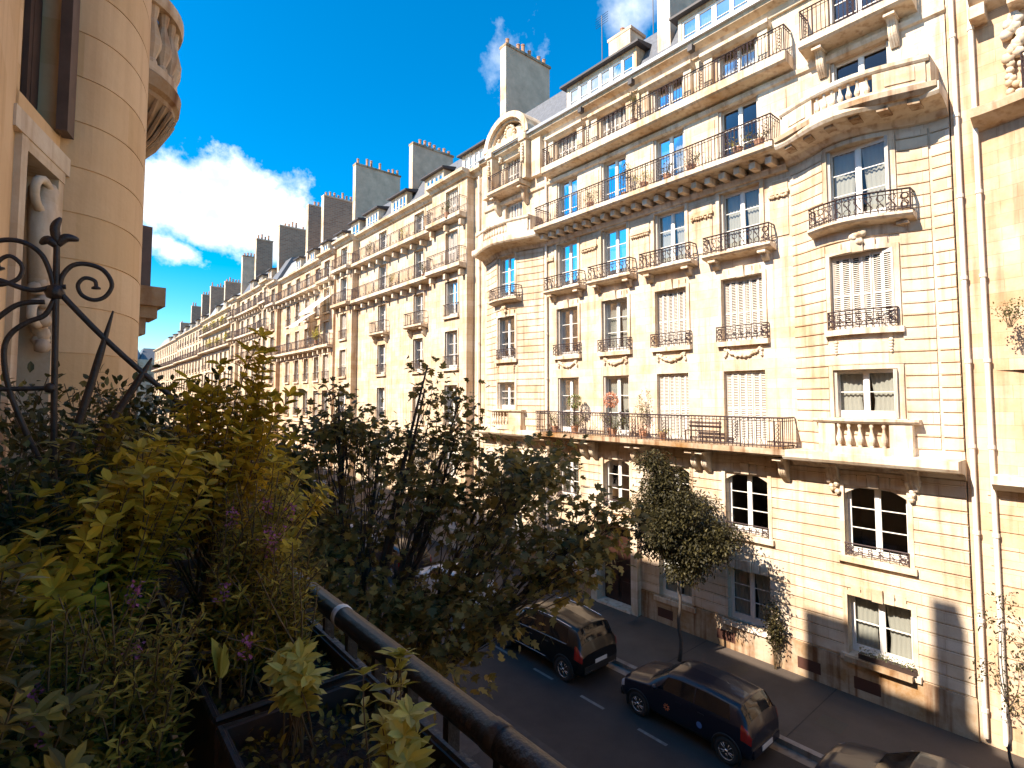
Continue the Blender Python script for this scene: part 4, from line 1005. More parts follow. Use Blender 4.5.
G = {
    'centre_post': [(-0.052, 9.001), (-0.045, 8.724), (-0.036, 8.322), (-0.025, 7.848), (-.02, 6.6)] ,
    'scroll': [(-0.034, 8.762), (-0.03, 8.82), (-0.001, 8.87), (0.044, 8.885), (0.1, 8.869), (0.132, 8.814), (0.114, 8.76), (0.075, 8.738), (0.035, 8.754), (0.021, 8.794), (0.042, 8.826), (0.075, 8.818), (0.08, 8.785)] ,
    'scroll.l': [(-0.052, 8.76), (-0.064, 8.823), (-0.094, 8.899), (-0.145, 8.938), (-0.202, 8.939), (-0.256, 8.905), (-0.282, 8.839), (-0.264, 8.774), (-0.215, 8.761), (-0.16, 8.793), (-0.15, 8.845), (-0.186, 8.879), (-0.218, 8.85), (-0.211, 8.82)] ,
    'collar_bar': [(-0.35, 8.79), (-0.224, 8.783), (-0.124, 8.754), (-0.053, 8.776), (-0.016, 8.781)] ,
    'curved_bar': [(-0.051, 8.723), (-0.076, 8.66), (-0.125, 8.627), (-0.169, 8.581), (-0.188, 8.514), (-0.172, 8.38), (-0.117, 8.206), (-0.037, 8.006)] ,
    'curved_bar.b': [(-0.078, 8.712), (-0.15, 8.696), (-0.204, 8.643), (-0.243, 8.586)] ,
    'sloping_bar': [(-0.034, 8.754), (0.025, 8.683), (0.113, 8.582), (0.223, 8.468), (0.344, 8.352), (0.497, 8.205), (0.64, 8.03), (0.68, 7.70)] ,
    'spike': [(0.14, 8.699), (0.102, 8.51), (0.063, 8.322), (0.014, 8.101), (-0.005, 7.963)] ,
    'spike.b': [(0.283, 8.506), (0.243, 8.417), (0.184, 8.3), (0.115, 8.156), (0.072, 7.995)] ,
    'cross_bar': [(-0.36, 8.363), (-0.194, 8.364), (-0.032, 8.37)] ,
    'finial': [(-0.05, 8.956), (-0.059, 9.016), (-0.042, 9.061)] , 'finial.b': [(-0.05, 8.948), (-0.023, 8.982), (0.018, 8.981)] , 'finial.c': [(-0.05, 8.944), (-0.078, 8.963), (-0.101, 8.942)] ,
    'lower_bar': [(-.36, 7.0), (.66, 7.0)], 'side_post': [(.68, 7.7), (.68, 6.6)],
    'upright': [(.12, 8.05), (.12, 7.0)], 'upright.b': [(.30, 8.1), (.30, 7.0)], 'upright.c': [(.48, 8.1), (.48, 7.0)], 'upright.d': [(-.2, 8.36), (-.2, 7.0)]}
def smooth_path(p, n=5):
    P = [Vector((x, 0, z)) for x, z in p]; out = []
    for i in range(len(P)-1):
        a = P[max(i-1,0)]; b = P[i]; c = P[i+1]; d = P[min(i+2,len(P)-1)]
        for k in range(n):
            t = k/n; out.append(.5*((2*b)+(c-a)*t+(2*a-5*b+4*c-d)*t*t+(3*b-a-3*c+d)*t**3))
    out.append(P[-1]); return out
for nm, p in G.items():
    mb = MB(); q = [v-Vector((-.05, 0, 6.6)) for v in smooth_path(p)]; n = len(q); base = .0125 if nm.startswith(('centre', 'sloping', 'side')) else .0105
    if nm.startswith('spike'): r = [.004+.012*min(1, i/(n*.25)) for i in range(n)]
    elif nm.startswith('finial'): r = [.012*(1-i/n)+.002+.010*math.sin(math.pi*i/n) for i in range(n)]
    elif nm.startswith('scroll'): r = [base*(1.0-.25*i/n) for i in range(n)]; r[-1] = r[-2] = .018
    else: r = base
    mb.tube(q, r, 6); mb.build(nm.split('.')[0], IRONN, gr, smooth=True)
mb = MB(); mb.blob((-.0, 0, 2.155), .034, 1, 8, (1, 1, 1), 0); mb.mark(); mb.blob((-.0, 0, 1.77), .022, 1, 8, (1, 1, 1), 0); mb.build('boss', IRONN, gr, smooth=True)
SOIL = mat('potting_soil', (0.03, 0.018, 0.012), 0.95, var=0.4, vscale=25, bump=1.0, bscale=60)
PLANTER = mat('dark_planter', (0.034, 0.018, 0.013), 0.65, var=0.3, vscale=10)
def planter(x0, x1, y0, y1, z0, z1, label):
    r = empty('planter', ((x0+x1)/2, (y0+y1)/2, z0), label, 'planter', 'long planters on the balcony'); cx, cy = (x0+x1)/2, (y0+y1)/2
    a, b = (x1-x0)/2, (y1-y0)/2; h = z1-z0; mb = MB(); t = .012
    mb.box(-a, -a+t, -b, b, 0, h); mb.box(a-t, a, -b, b, 0, h); mb.box(-a+t, a-t, -b, -b+t, 0, h); mb.box(-a+t, a-t, b-t, b, 0, h); mb.box(-a+t, a-t, -b+t, b-t, 0, .012)
    mb.build('trough', PLANTER, r)
    mb = MB(); mb.tube([(-a,-b,h),(a,-b,h),(a,b,h),(-a,b,h),(-a,-b,h)], .008, 6); mb.build('rim', IRONN, r)
    mb = MB(); nx, ny = 6, max(8, int((y1-y0)*18)); i0 = 0
    for i in range(nx+1):
        for j in range(ny+1): mb.v.append((-a+t+(2*a-2*t)*i/nx, -b+t+(2*b-2*t)*j/ny, h-.05+.02*noise.noise(Vector((i*.9, j*.7, x0*9)))))
    for i in range(nx):
        for j in range(ny): q = i*(ny+1)+j; mb.f.append((q, q+ny+1, q+ny+2, q+1))
    mb.build('soil', SOIL, r, smooth=True)
planter(.27, .60, .25, 1.27, 7.40, 7.64, 'dark trough planter nearest the camera hung inside the railing')
planter(.27, .60, 1.31, 2.65, 7.40, 7.64, 'dark trough planter beyond the crossbar, under the pink-flowered plants')
planter(-.30, .16, 1.15, 2.70, 7.15, 7.45, 'dark trough planter against the wall beneath the yellow-green shrubs')
mb = MB(); 
for y in (.5, 1.29, 2.4):
    mb.mark(); mb.tube([(.29-.7, y-.2, .75), (.69-.7, y-.2, .75), (.69-.7, y-.2, 1.04)], .008, 5)
for (x, y) in ((.3, .4), (.3, 2.5), (.56, .4), (.56, 2.5)): mb.mark(); mb.box(x-.7, x-.7+.015, y-.2, y-.2+.015, 0, .79)
mb.build('planter_hook', IRONN, rr)
mb = MB()
for (x, y) in ((-.28,1.2),(.12,1.2),(-.28,2.6),(.12,2.6)): mb.box(x, x+.03, y, y+.03, 6.6, 7.15)
st_ = mb.build('planter_stand', IRONN); tag(st_, 'low iron stand holding up the trough planter by the wall', 'stand')

# ------------------------------------------------------------------ plants
LY_ = mat('yellow_green_leaf', (0.52, 0.37, 0.035), 0.5, island=.7, col2=(0.85, 0.62, 0.07), trans=.45, spec=.3)
LG = mat('olive_leaf', (0.28, 0.21, 0.03), 0.5, island=.7, col2=(0.50, 0.38, 0.06), trans=.4, spec=.3)
LD = mat('dark_hedge_leaf', (0.06, 0.06, 0.018), 0.5, island=.5, col2=(0.16, 0.14, 0.035), trans=.2, spec=.3)
LO = mat('darkened_olive_leaf', (0.13, 0.10, 0.02), 0.5, island=.8, col2=(0.34, 0.25, 0.04), trans=.3, spec=.3)  # olive leaf darkened in colour to paint the dim lower left corner
LP = mat('pale_leaf', (0.46, 0.40, 0.07), 0.45, island=.6, col2=(0.62, 0.52, 0.12), trans=.3, spec=.4)
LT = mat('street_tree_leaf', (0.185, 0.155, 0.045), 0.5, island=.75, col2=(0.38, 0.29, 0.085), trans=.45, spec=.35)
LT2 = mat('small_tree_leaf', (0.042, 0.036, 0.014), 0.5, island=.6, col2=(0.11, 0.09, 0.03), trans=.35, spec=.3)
PINK = mat('pink_flower', (0.40, 0.12, 0.26), 0.7, island=.3, trans=.3)
ROSE = mat('rose_orange_flower', (0.62, 0.28, 0.16), 0.7, island=.3, trans=.2)
STEM = mat('plant_stem', (0.10, 0.065, 0.03), 0.7)
BARK = mat('tree_bark', (0.055, 0.042, 0.034), 0.85, var=0.3, vscale=8, bump=0.6, bscale=30)
def leaf_oval(mb, p, d, up, L_, W_, droop=.25, fold=.25):
    d = d.normalized(); s = d.cross(up); s = s.normalized() if s.length > 1e-4 else d.orthogonal().normalized(); u = s.cross(d)
    i = len(mb.v); P = lambda a, b, c: tuple(p+d*(a*L_)+s*(b*W_)+u*(c*L_))
    mb.v += [P(0,0,0), P(.35,.42,fold*.18-droop*.08), P(.72,.38,fold*.1-droop*.4), P(1,0,-droop), P(.72,-.38,fold*.1-droop*.4), P(.35,-.42,fold*.18-droop*.08), P(.38,0,-droop*.12), P(.74,0,-droop*.5)]
    mb.f += [(i,i+1,i+6), (i+1,i+2,i+7,i+6), (i+2,i+3,i+7), (i+3,i+4,i+7), (i+4,i+5,i+6,i+7), (i+5,i,i+6)]
def leaf_thin(mb, p, d, up, L_, W_, droop=.2):
    d = d.normalized(); s = d.cross(up); s = s.normalized() if s.length > 1e-4 else d.orthogonal().normalized(); u = s.cross(d); i = len(mb.v)
    P = lambda a, b, c: tuple(p+d*(a*L_)+s*(b*W_)+u*(c*L_))
    mb.v += [P(0,0,0), P(.45,.5,-droop*.2), P(1,0,-droop), P(.45,-.5,-droop*.2)]; mb.f += [(i,i+1,i+2,i+3)]
STAR = [(0,0),(.10,.34),(.30,.50),(.34,.24),(.62,.46),(.66,.18),(1.0,0),(.66,-.18),(.62,-.46),(.34,-.24),(.30,-.50),(.10,-.34)]
def leaf_star(mb, p, d, up, L_):
    d = d.normalized(); s = d.cross(up); s = s.normalized() if s.length > 1e-4 else d.orthogonal().normalized(); u = s.cross(d)
    mb.poly([tuple(p+d*(a*L_)+s*(b*L_)+u*(-.18*a*a*L_+random.uniform(-.02,.02)*L_)) for a, b in STAR])
def rv(s=1): return Vector((random.gauss(0,s), random.gauss(0,s), random.gauss(0,s)))
def plant(name, label, cat, base, stems, style, leafm, density=1.0, ls=.05, group=None, flowers=0, flm=None, stemr=.0035, start=.3, droop=.3):
    """stems: list of (root point, tip point)"""
    root = empty(name, base, label, cat, group); B = Vector(base); sm = MB(); lf = MB(); fm = MB()
    for (a, b) in stems:
        a = Vector(a)-B; b = Vector(b)-B; mid = (a+b)/2+Vector((random.uniform(-1,1)*.12, random.uniform(-1,1)*.12, .10))*(b-a).length
        pts = [a*(1-t)**2+mid*2*t*(1-t)+b*t*t for t in [i/7 for i in range(8)]]
        sm.tube(pts, [stemr*(1-.6*i/7) for i in range(8)], 4, False)
        ln = (b-a).length; f = lambda t: a*(1-t)**2+mid*2*t*(1-t)+b*t*t
        if style == 'rosette':
            n = max(3, int(ln*(1-start)/.035*density))
            for i in range(n+1):
                t = start+(1-start)*i/n; p = f(t); d = (f(min(1,t+.02))-f(t-.02)).normalized(); m_ = 3 if i < n else 6; ph = random.random()*6
                for k in range(m_):
                    an = ph+2*math.pi*k/m_; e = d.orthogonal().normalized(); e2 = d.cross(e); o_ = e*math.cos(an)+e2*math.sin(an)
                    leaf_oval(lf, p, o_+d*random.uniform(.2, .8)+rv(.12), d+rv(.15), ls*random.uniform(.7, 1.15), ls*.48*random.uniform(.8,1.1), random.uniform(.1, .5)*droop*2)
        elif style == 'fern':
            n = int(ln*(1-start)/.011*density)
            for i in range(n+1):
                t = start+(1-start)*i/n; p = f(t); d = (f(min(1,t+.02))-f(t-.02)).normalized(); an = i*2.4; e = d.orthogonal().normalized(); e2 = d.cross(e)
                o_ = e*math.cos(an)+e2*math.sin(an); sz = ls*(1.15-.65*((t-start)/(1-start)))
                leaf_thin(lf, p, o_+d*.55+rv(.08)+Vector((0,0,.1)), d, sz, sz*.26, droop)
        elif style == 'bush':
            n = int(ln*40*density)
            for i in range(n):
                t = start+(1-start)*random.random(); p = f(t)+rv(ls*.9); leaf_oval(lf, p, rv(1)+Vector((0,0,.5)), Vector((0,0,1))+rv(.4), ls*random.uniform(.6,1.1), ls*.55, .2)
        if flowers and random.random() < flowers:
            fm.mark()
            for k in range(26):
                p = b+Vector((random.gauss(0,.008), random.gauss(0,.008), random.uniform(-.03,.02))); leaf_thin(fm, p, rv(1), Vector((0,0,1)), .011, .008)
    sm.build('stem', STEM, root); lf.build('foliage', leafm, root)
    if fm.marks: fm.build('flower', flm or PINK, root)
    return root
def spray(base, cx, cy, cz, sx, sy, sz, n, bs=.06):
    out = []
    for _ in range(n):
        while True:
            u, v, w_ = (random.uniform(-1,1) for _ in range(3))
            if u*u+v*v+w_*w_ < 1: break
        out.append(((base[0]+random.uniform(-bs,bs), base[1]+random.uniform(-bs,bs), base[2]), (cx+u*sx, cy+v*sy, cz+w_*sz)))
    return out
random.seed(21)
# tall yellow-leaved shrub whose top stands against the far facades
b = (.44, 2.2, 7.6)
plant('balcony_shrub', 'tall yellow-leaved shrub whose thin top stands against the distant facades', 'shrub', b,
      spray(b, .60, 2.30, 8.48, .06, .08, .15, 7, .03)+spray(b, .60, 2.3, 8.32, .12, .15, .10, 9)+spray(b, .42, 2.35, 8.30, .12, .15, .10, 12)+spray(b, .54, 2.3, 8.18, .22, .25, .12, 20)+spray(b, .40, 2.3, 8.02, .26, .25, .14, 28)+[((.44,2.2,7.6), (.465,2.36,8.46)), ((.44,2.2,7.6), (.36,2.36,8.40)), ((.44,2.2,7.6), (.30,2.36,8.36))],
      'rosette', LY_, .75, .060, 'leafy shrubs crowding the balcony', start=.5)
b = (.05, 1.9, 7.4)
plant('balcony_shrub', 'bright yellow-green shrub with whorled oval leaves in the middle of the planting', 'shrub', b,
      spray(b, .22, 2.0, 8.12, .20, .25, .08, 26)+spray(b, .10, 1.9, 7.98, .25, .25, .12, 26)+spray(b, -.12, 1.8, 7.85, .16, .25, .16, 18), 'rosette', LY_, .85, .058, 'leafy shrubs crowding the balcony', start=.35)
b = (.42, 1.75, 7.6)
plant('flowering_plant', 'feathery-leaved plant with small pink flowers beside the handrail', 'plant', b,
      spray(b, .48, 1.75, 7.98, .16, .30, .14, 60, .12)+spray(b, .42, 1.6, 7.85, .14, .2, .1, 30, .1), 'fern', LG, 1.0, .045, 'feathery pink-flowered plants', flowers=.10, start=.3)
b = (.10, 1.45, 7.4)
plant('flowering_plant', 'feathery-leaved plant with pink flower tips in the lower left foreground', 'plant', b,
      spray(b, .08, 1.45, 7.84, .26, .22, .10, 60, .15)+spray(b, .05, 1.35, 7.72, .24, .15, .12, 50, .15), 'fern', LG, 1.0, .048, 'feathery pink-flowered plants', flowers=.06, start=.25)
b = (-.15, 1.3, 7.4)
plant('balcony_shrub', 'olive shrub filling the lower left corner of the balcony planting', 'shrub', b,
      spray(b, -.10, 1.35, 7.88, .12, .22, .16, 36, .1)+spray(b, -.05, 1.25, 7.70, .14, .12, .12, 26, .1), 'rosette', LO, 1.1, .045, 'leafy shrubs crowding the balcony', start=.3)
b = (-.1, 2.3, 7.4)
plant('balcony_shrub', 'dark green shrub behind the iron grille scrolls', 'shrub', b,
      spray(b, .0, 2.45, 8.0, .3, .2, .16, 50, .2)+spray(b, .2, 2.5, 7.85, .3, .15, .2, 40, .2), 'bush', LD, 1.0, .045, 'leafy shrubs crowding the balcony', start=.3)
b = (.05, 3.5, 6.6)
plant('hedge_shrub', 'dense dark hedge on the next balcony beyond the iron grille', 'hedge', b,
      [((-.25+1.0*random.random(), 3.1+1.5*random.random(), 6.62), (-.28+1.05*random.random(), 3.1+1.6*random.random(), 7.6+.85*random.random()**.6)) for _ in range(150)], 'bush', LD, 1.2, .055, start=.35, stemr=.005)
b = (.50, 2.0, 7.6)
plant('balcony_shrub', 'olive-yellow shrub leaning over the far end of the handrail', 'shrub', b,
      spray(b, .60, 1.95, 8.02, .16, .22, .12, 30, .06)+spray(b, .52, 1.75, 7.88, .14, .18, .10, 16, .06), 'rosette', LY_, .8, .045, 'leafy shrubs crowding the balcony', start=.45)
b = (-.05, 2.55, 7.4)
plant('balcony_shrub', 'yellow-green shoots poking up between the iron grille bars', 'shrub', b,
      spray(b, .16, 2.6, 8.16, .26, .12, .09, 22, .15)+spray(b, .0, 2.5, 8.02, .28, .12, .10, 20, .15), 'rosette', LG, .7, .055, 'leafy shrubs crowding the balcony', start=.55)
b = (.45, 1.52, 7.6)
plant('flowering_plant', 'feathery plant spilling over the trough edge near the white tie on the handrail', 'plant', b,
      spray(b, .46, 1.55, 7.86, .14, .16, .10, 40, .1)+spray(b, .33, 1.50, 7.74, .12, .14, .05, 26, .1), 'fern', LG, 1.0, .045, 'feathery pink-flowered plants', flowers=.05, start=.2)
for (x, y, z, n, lab) in ((.40, 1.18, 7.76, 13, 'pale green rosette plant sprouting from the trough beside the crossbar'), (.44, .83, 7.77, 8, 'pale leafy sprout nearest the bottom edge of the trough'), (.50, .98, 7.80, 4, 'single upright pale sprout close against the handrail'), (.37, .74, 7.72, 6, 'small pale seedling clump low in the nearest trough')):
    b = (x, y, 7.6)
    plant('young_plant', lab, 'plant', b, spray(b, x, y, z, .06, .07, .03, n, .035), 'rosette', LP, 1.1, .042, 'pale young plants in the trough', start=.55, stemr=.0025)
b = (.30, 1.42, 7.45); 
root = empty('spoon_leaf_plant', b, 'two broad spoon-shaped leaves standing in the planter shade', 'plant'); mb = MB()
for d, L_ in ((Vector((-.1,.1,1)), .10), (Vector((.15,-.05,1)), .085), (Vector((.3,.2,.5)), .05)):
    leaf_oval(mb, Vector((0,0,.22)), d, Vector((.8,-.6,.3)), L_, L_*.55, .1)
mb.build('leaf', LP, root); mb = MB(); mb.tube([(0,0,.0),(0,0,.225)], .004, 5); mb.build('stem', STEM, root)
# ground cover in the troughs
def groundcover(name, lab, x0, x1, y0, y1, z, n):
    mb = MB()
    for _ in range(n):
        p = Vector((random.uniform(x0,x1), random.uniform(y0,y1), z+random.uniform(0,.03))); leaf_oval(mb, p, rv(1)+Vector((0,0,.4)), Vector((0,0,1))+rv(.5), random.uniform(.01,.03), .012, .2)
    o = mb.build(name, LO); o['kind'] = 'stuff'; tag(o, lab, 'plants')
groundcover('small_weeds', 'small weeds and leaf litter over the soil of the troughs', .29, .58, .3, 2.6, 7.592, 2600)

# street trees
def tree(name, label, base, blobs, trunk_r, leaves, ls, style, leafm, group=None, split=None, clump=.28, seed=1):
    random.seed(seed); root = empty(name, base, label, 'tree', group); B = Vector(base)
    tr = MB(); lf = MB(); cen = sum((Vector(b[0]) for b in blobs), Vector())/len(blobs); fork = Vector(split) if split else Vector((base[0]+(cen.x-base[0])*.2, base[1]+(cen.y-base[1])*.2, base[2]+(cen.z-base[2])*.5))
    n = 8; pts = [B+(fork-B)*(i/n)+Vector((math.sin(i*1.3)*.03, math.cos(i*1.7)*.03, 0)) for i in range(n+1)]
    tr.tube([p-B for p in pts], [trunk_r*(1.15-.45*i/n) for i in range(n+1)], 9)
    br = MB(); tw = MB(); tot = sum(b[1]**2 for b in blobs)
    for c, r in blobs:
        c = Vector(c); mid = fork*.45+c*.55+Vector((random.uniform(-.2,.2), random.uniform(-.2,.2), -.15)); m_ = 7
        pts = [fork*(1-t)**2+mid*2*t*(1-t)+c*t*t for t in [i/m_ for i in range(m_+1)]]
        br.mark(); br.tube([p-B for p in pts], [trunk_r*.42*(1-.8*i/m_) for i in range(m_+1)], 6)
        k = int(leaves*r*r/tot/9)+1
        for _ in range(k):
            d = rv(1).normalized(); p = c+Vector((d.x, d.y, d.z*.75))*r*(random.random()**.45)*random.uniform(.75,1.15)
            s_ = pts[random.randint(m_//2, m_)]; q = (s_+p)/2+rv(.06)
            if random.random() < .5: br.tube([s_-B, q-B, p-B], [trunk_r*.08, trunk_r*.05, trunk_r*.03], 4, False)
            out = (p-c).normalized()
            for _ in range(random.randint(6, 12)):
                pp = p+Vector((random.gauss(0,clump*.5), random.gauss(0,clump*.5), random.gauss(0,clump*.28))); dd = out*.6+rv(.6)+Vector((0,0,-.15)); up = Vector((0,0,1))+rv(.35)
                L_ = ls*random.uniform(.6,1.15)
                if style == 'star': leaf_star(lf, pp-B, dd, up, L_)
                else: leaf_oval(lf, pp-B, dd, up, L_, L_*.5, .25)
    tr.build('trunk', BARK, root, smooth=True); br.build('limb', BARK, root, smooth=True); lf.build('crown', leafm, root); return root
TB = [(2.766, 6.644, 8.0), (2.26, 6.799, 7.62), (3.789, 5.632, 7.8), (4.241, 4.716, 7.35), (4.444, 3.96, 6.9), (3.274, 5.601, 7.116), (3.745, 4.665, 6.702), (2.751, 6.097, 6.636), (3.123, 4.908, 6.185), (2.527, 6.808, 6.906), (4.074, 4.057, 6.614), (3.074, 6.266, 7.7), (4.044, 5.441, 7.045), (2.028, 6.025, 6.557), (2.737, 5.172, 5.996), (3.42, 4.422, 6.151), (2.252, 5.319, 6.077), (2.922, 4.585, 5.793), (2.043, 7.092, 7.5), (1.716, 6.64, 6.928), (5.0, 5.489, 7.45)]
bl = [(p, random.uniform(.5,.62)) for p in TB]+[((3.57, 6.012, 8.45), .22), ((3.6, 6.0, 8.75), .13), ((2.70, 6.70, 8.38), .2), ((3.95, 5.8, 8.25), .22)]
tree('street_tree', 'large maple-leaved street tree spreading its dark crown just below the balcony', (2.3, 5.7, 0), bl, .13, 9000, .108, 'star', LT, 'street trees', split=(2.5, 5.7, 4.6), seed=31)
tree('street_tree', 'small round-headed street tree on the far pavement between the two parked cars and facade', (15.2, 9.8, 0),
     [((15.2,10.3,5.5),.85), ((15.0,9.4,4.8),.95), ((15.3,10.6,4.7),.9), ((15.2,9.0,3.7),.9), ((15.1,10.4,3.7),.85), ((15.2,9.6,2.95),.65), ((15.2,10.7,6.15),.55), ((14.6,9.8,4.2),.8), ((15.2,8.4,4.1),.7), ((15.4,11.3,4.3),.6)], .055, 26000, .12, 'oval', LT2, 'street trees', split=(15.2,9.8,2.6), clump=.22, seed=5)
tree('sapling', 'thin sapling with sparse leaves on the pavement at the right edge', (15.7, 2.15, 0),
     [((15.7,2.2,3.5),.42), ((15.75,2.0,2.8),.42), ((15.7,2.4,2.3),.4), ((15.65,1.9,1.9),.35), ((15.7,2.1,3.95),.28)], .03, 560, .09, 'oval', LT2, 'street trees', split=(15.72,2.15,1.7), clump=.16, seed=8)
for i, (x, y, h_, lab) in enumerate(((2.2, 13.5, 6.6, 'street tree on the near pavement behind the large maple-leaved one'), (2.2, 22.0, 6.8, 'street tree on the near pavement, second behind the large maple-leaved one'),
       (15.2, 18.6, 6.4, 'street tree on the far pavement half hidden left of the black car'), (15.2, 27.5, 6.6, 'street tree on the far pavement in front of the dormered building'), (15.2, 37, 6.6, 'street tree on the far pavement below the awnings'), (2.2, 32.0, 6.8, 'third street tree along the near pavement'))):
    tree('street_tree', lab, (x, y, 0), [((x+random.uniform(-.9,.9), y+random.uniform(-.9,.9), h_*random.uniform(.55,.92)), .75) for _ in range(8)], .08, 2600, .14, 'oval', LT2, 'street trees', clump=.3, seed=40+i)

# plants and things on the opposite facade
GP = 'plants on the opposite balconies'
def facade_plant(name, lab, s, z, o, r, h, n, lm, style='bush', ls=.07, fl=None, pot=True, cat='plant'):
    x = D-o; b = (x, s, z); st = [((x+random.uniform(-.05,.05), s+random.uniform(-.05,.05), z+(.25 if pot else 0)), (x+random.uniform(-1,1)*min(r,.22), s+random.uniform(-r,r), z+h*random.uniform(.45,1))) for _ in range(n)]
    R = plant(name, lab, cat, b, st, style, lm, .7, ls, GP, start=.45, stemr=.006)
    if pot: mb = MB(); mb.lathe((0,0,0), [(.10,0),(.15,.24),(.165,.25),(.165,.29),(.14,.29)], 10); mb.build('pot', POT, R)
    return R
def topiary(lab, s, z, o, zc, r, lm, fm=None):
    x = D-o; R = empty('topiary_ball', (x, s, z), lab, 'plant', GP); mb = MB(); mb.lathe((0,0,0), [(.13,0),(.18,.3),(.19,.34),(.16,.34)], 10); mb.build('pot', POT, R)
    mb = MB(); mb.tube([(0,0,.3),(0,0,zc-z)], .018, 6); mb.build('stem', BARK, R); mb = MB()
    for _ in range(420):
        d = rv(1).normalized(); leaf_oval(mb, Vector((0,0,zc-z))+d*r*random.uniform(.75,1.08), d+rv(.5), Vector((0,0,1))+rv(.5), .07, .05, .2)
    mb.build('foliage', lm, R); return R
GB = mat('box_leaf', (0.16, 0.17, 0.04), 0.6, island=.4, trans=.2); GC = mat('balcony_leaf', (0.10, 0.11, 0.035), 0.6, island=.5, col2=(.22,.2,.06), trans=.25)
topiary('round clipped green topiary ball on the long second-floor balcony', 15.75, 6.8, .55, 8.2, .27, GB)
topiary('round orange-pink flowering ball shrub on the long second-floor balcony', 13.75, 6.8, .55, 8.25, .28, ROSE)
facade_plant('potted_bush', 'leafy green bush under the clipped topiary ball', 15.7, 6.8, .6, .7, .95, 26, GC)
facade_plant('potted_bush', 'dense green bush spreading under the orange-pink ball shrub', 13.6, 6.8, .6, .8, .95, 34, GC)
facade_plant('potted_climber', 'tall dark narrow climber rising above the long balcony rail', 12.45, 6.8, .3, .2, 1.9, 14, GC)
facade_plant('potted_bush', 'low reddish bush beside the tall climber on the long balcony', 12.2, 6.8, .6, .35, .5, 12, ROSE)
mb = MB(); R = empty('slatted_bench', (D-.62, 9.75, 6.8), 'small dark slatted bench on the long second-floor balcony', 'bench')
for k in range(3): mb.mark(); mb.box(-.18+.12*k, -.09+.12*k, -.6, .6, .40, .43)
mb.build('seat_slat', SHUTB, R); mb = MB()
for k in range(2): mb.mark(); mb.box(.17, .19, -.6, .6, .52+.12*k, .60+.12*k)
mb.build('back_slat', SHUTB, R); mb = MB()
for y in (-.55, .52):
    for x in (-.17, .16): mb.mark(); mb.box(x, x+.03, y, y+.03, 0, .40 if x < 0 else .76)
mb.build('leg', SHUTB, R)
for i, (s, z, o, h_, lab) in enumerate(((25.2, 18.62, 1.0, 1.0, 'leafy pot at the top-floor balcony beside the tall chimney of the dormered building'), (31.5, 18.62, .45, 1.2, 'bushy plant midway on the top balcony of the dormered building'), (36.5, 18.62, .45, 1.4, 'tall plant at the far end of the top balcony of the dormered building'), (28.6, 15.75, .45, 1.1, 'plant on the lower long balcony of the dormered building, near its right'), (33.0, 15.75, .45, 1.3, 'plant midway on the lower long balcony of the dormered building'), (14.6, 16.22, .75, .9, 'pale green plant left of centre on the fifth-floor balcony'), (10.9, 16.22, .7, .8, 'leafy plant between the dark hanging plant and the pale bushy one'), (11.3, 6.8, .65, .5, 'small green pot plant right of the tall climber on the long balcony'), (16.9, 6.8, .6, .8, 'small leafy shrub at the left end of the long second-floor balcony'))):
    facade_plant('potted_plant', lab, s, z, o, .4, h_, 16, (GC, LP, GC)[i % 3])
for i, (s, z, o, lab) in enumerate(((8.2, 16.22, .75, 'yellow-green trailing plant at the right end of the fifth-floor balcony'), (9.9, 16.22, .75, 'dark hanging plant midway along the fifth-floor balcony'), (11.9, 16.22, .75, 'pale bushy plant on the fifth-floor balcony'), (7.5, 16.22, .75, 'small green plant in the corner of the fifth-floor balcony'))):
    facade_plant('potted_plant', lab, s, z, o, .45, .75, 14, (LP, GC, LP, GC)[i])
facade_plant('potted_climber', 'thin climber growing up to the rail at the middle of the fifth-floor balcony', 13.0, 16.22, .5, .15, 1.7, 9, GC)
facade_plant('potted_climber', 'thin climber against the sixth-floor balcony rail', 12.6, 19.12, .35, .12, 1.6, 8, GC)
facade_plant('climbing_plant', 'leafy climber against the wall right of the ground-floor window', 7.65, 0, .25, .22, 2.1, 20, LT2, ls=.1, pot=False)
facade_plant('window_plant', 'spiky green plant at the window at the right edge', 1.9, 9.95, .75, .3, .65, 16, GC, pot=False)
mb = MB(); R = empty('window_box', (D-.12, 4.75, 1.12), 'window box of white flowers on the ground-floor bay window', 'window box'); mb.box(-.1, .08, -.65, .65, .0, .14); mb.build('box', PLANTER, R); mb = MB()
for _ in range(260): leaf_oval(mb, Vector((random.uniform(-.12,.1), random.uniform(-.65,.65), random.uniform(.14,.30))), rv(1), Vector((0,0,1))+rv(.4), .05, .03)
mb.build('foliage', GC, R); mb = MB()
for _ in range(120): leaf_thin(mb, Vector((random.uniform(-.14,.1), random.uniform(-.6,.6), random.uniform(.18,.32))), rv(1), Vector((0,0,1)), .03, .025)
mb.build('flower', WHITE, R)
for i in range(6):
    s = 82+3.1*i; facade_plant('roof_terrace_shrub', 'yellow-green terrace shrub, number %s counting away, on the distant leafy building' % ('one','two','three','four','five','six')[i], s, 18.6 if i % 2 else 15.9, .35, .9, 1.5, 10, LP, ls=.2, pot=False)
facade_plant('terrace_shrub', 'leafy terrace shrub at the end of the awning balcony', 45.9, 13.0, .9, .4, 1.4, 12, LP, ls=.14)

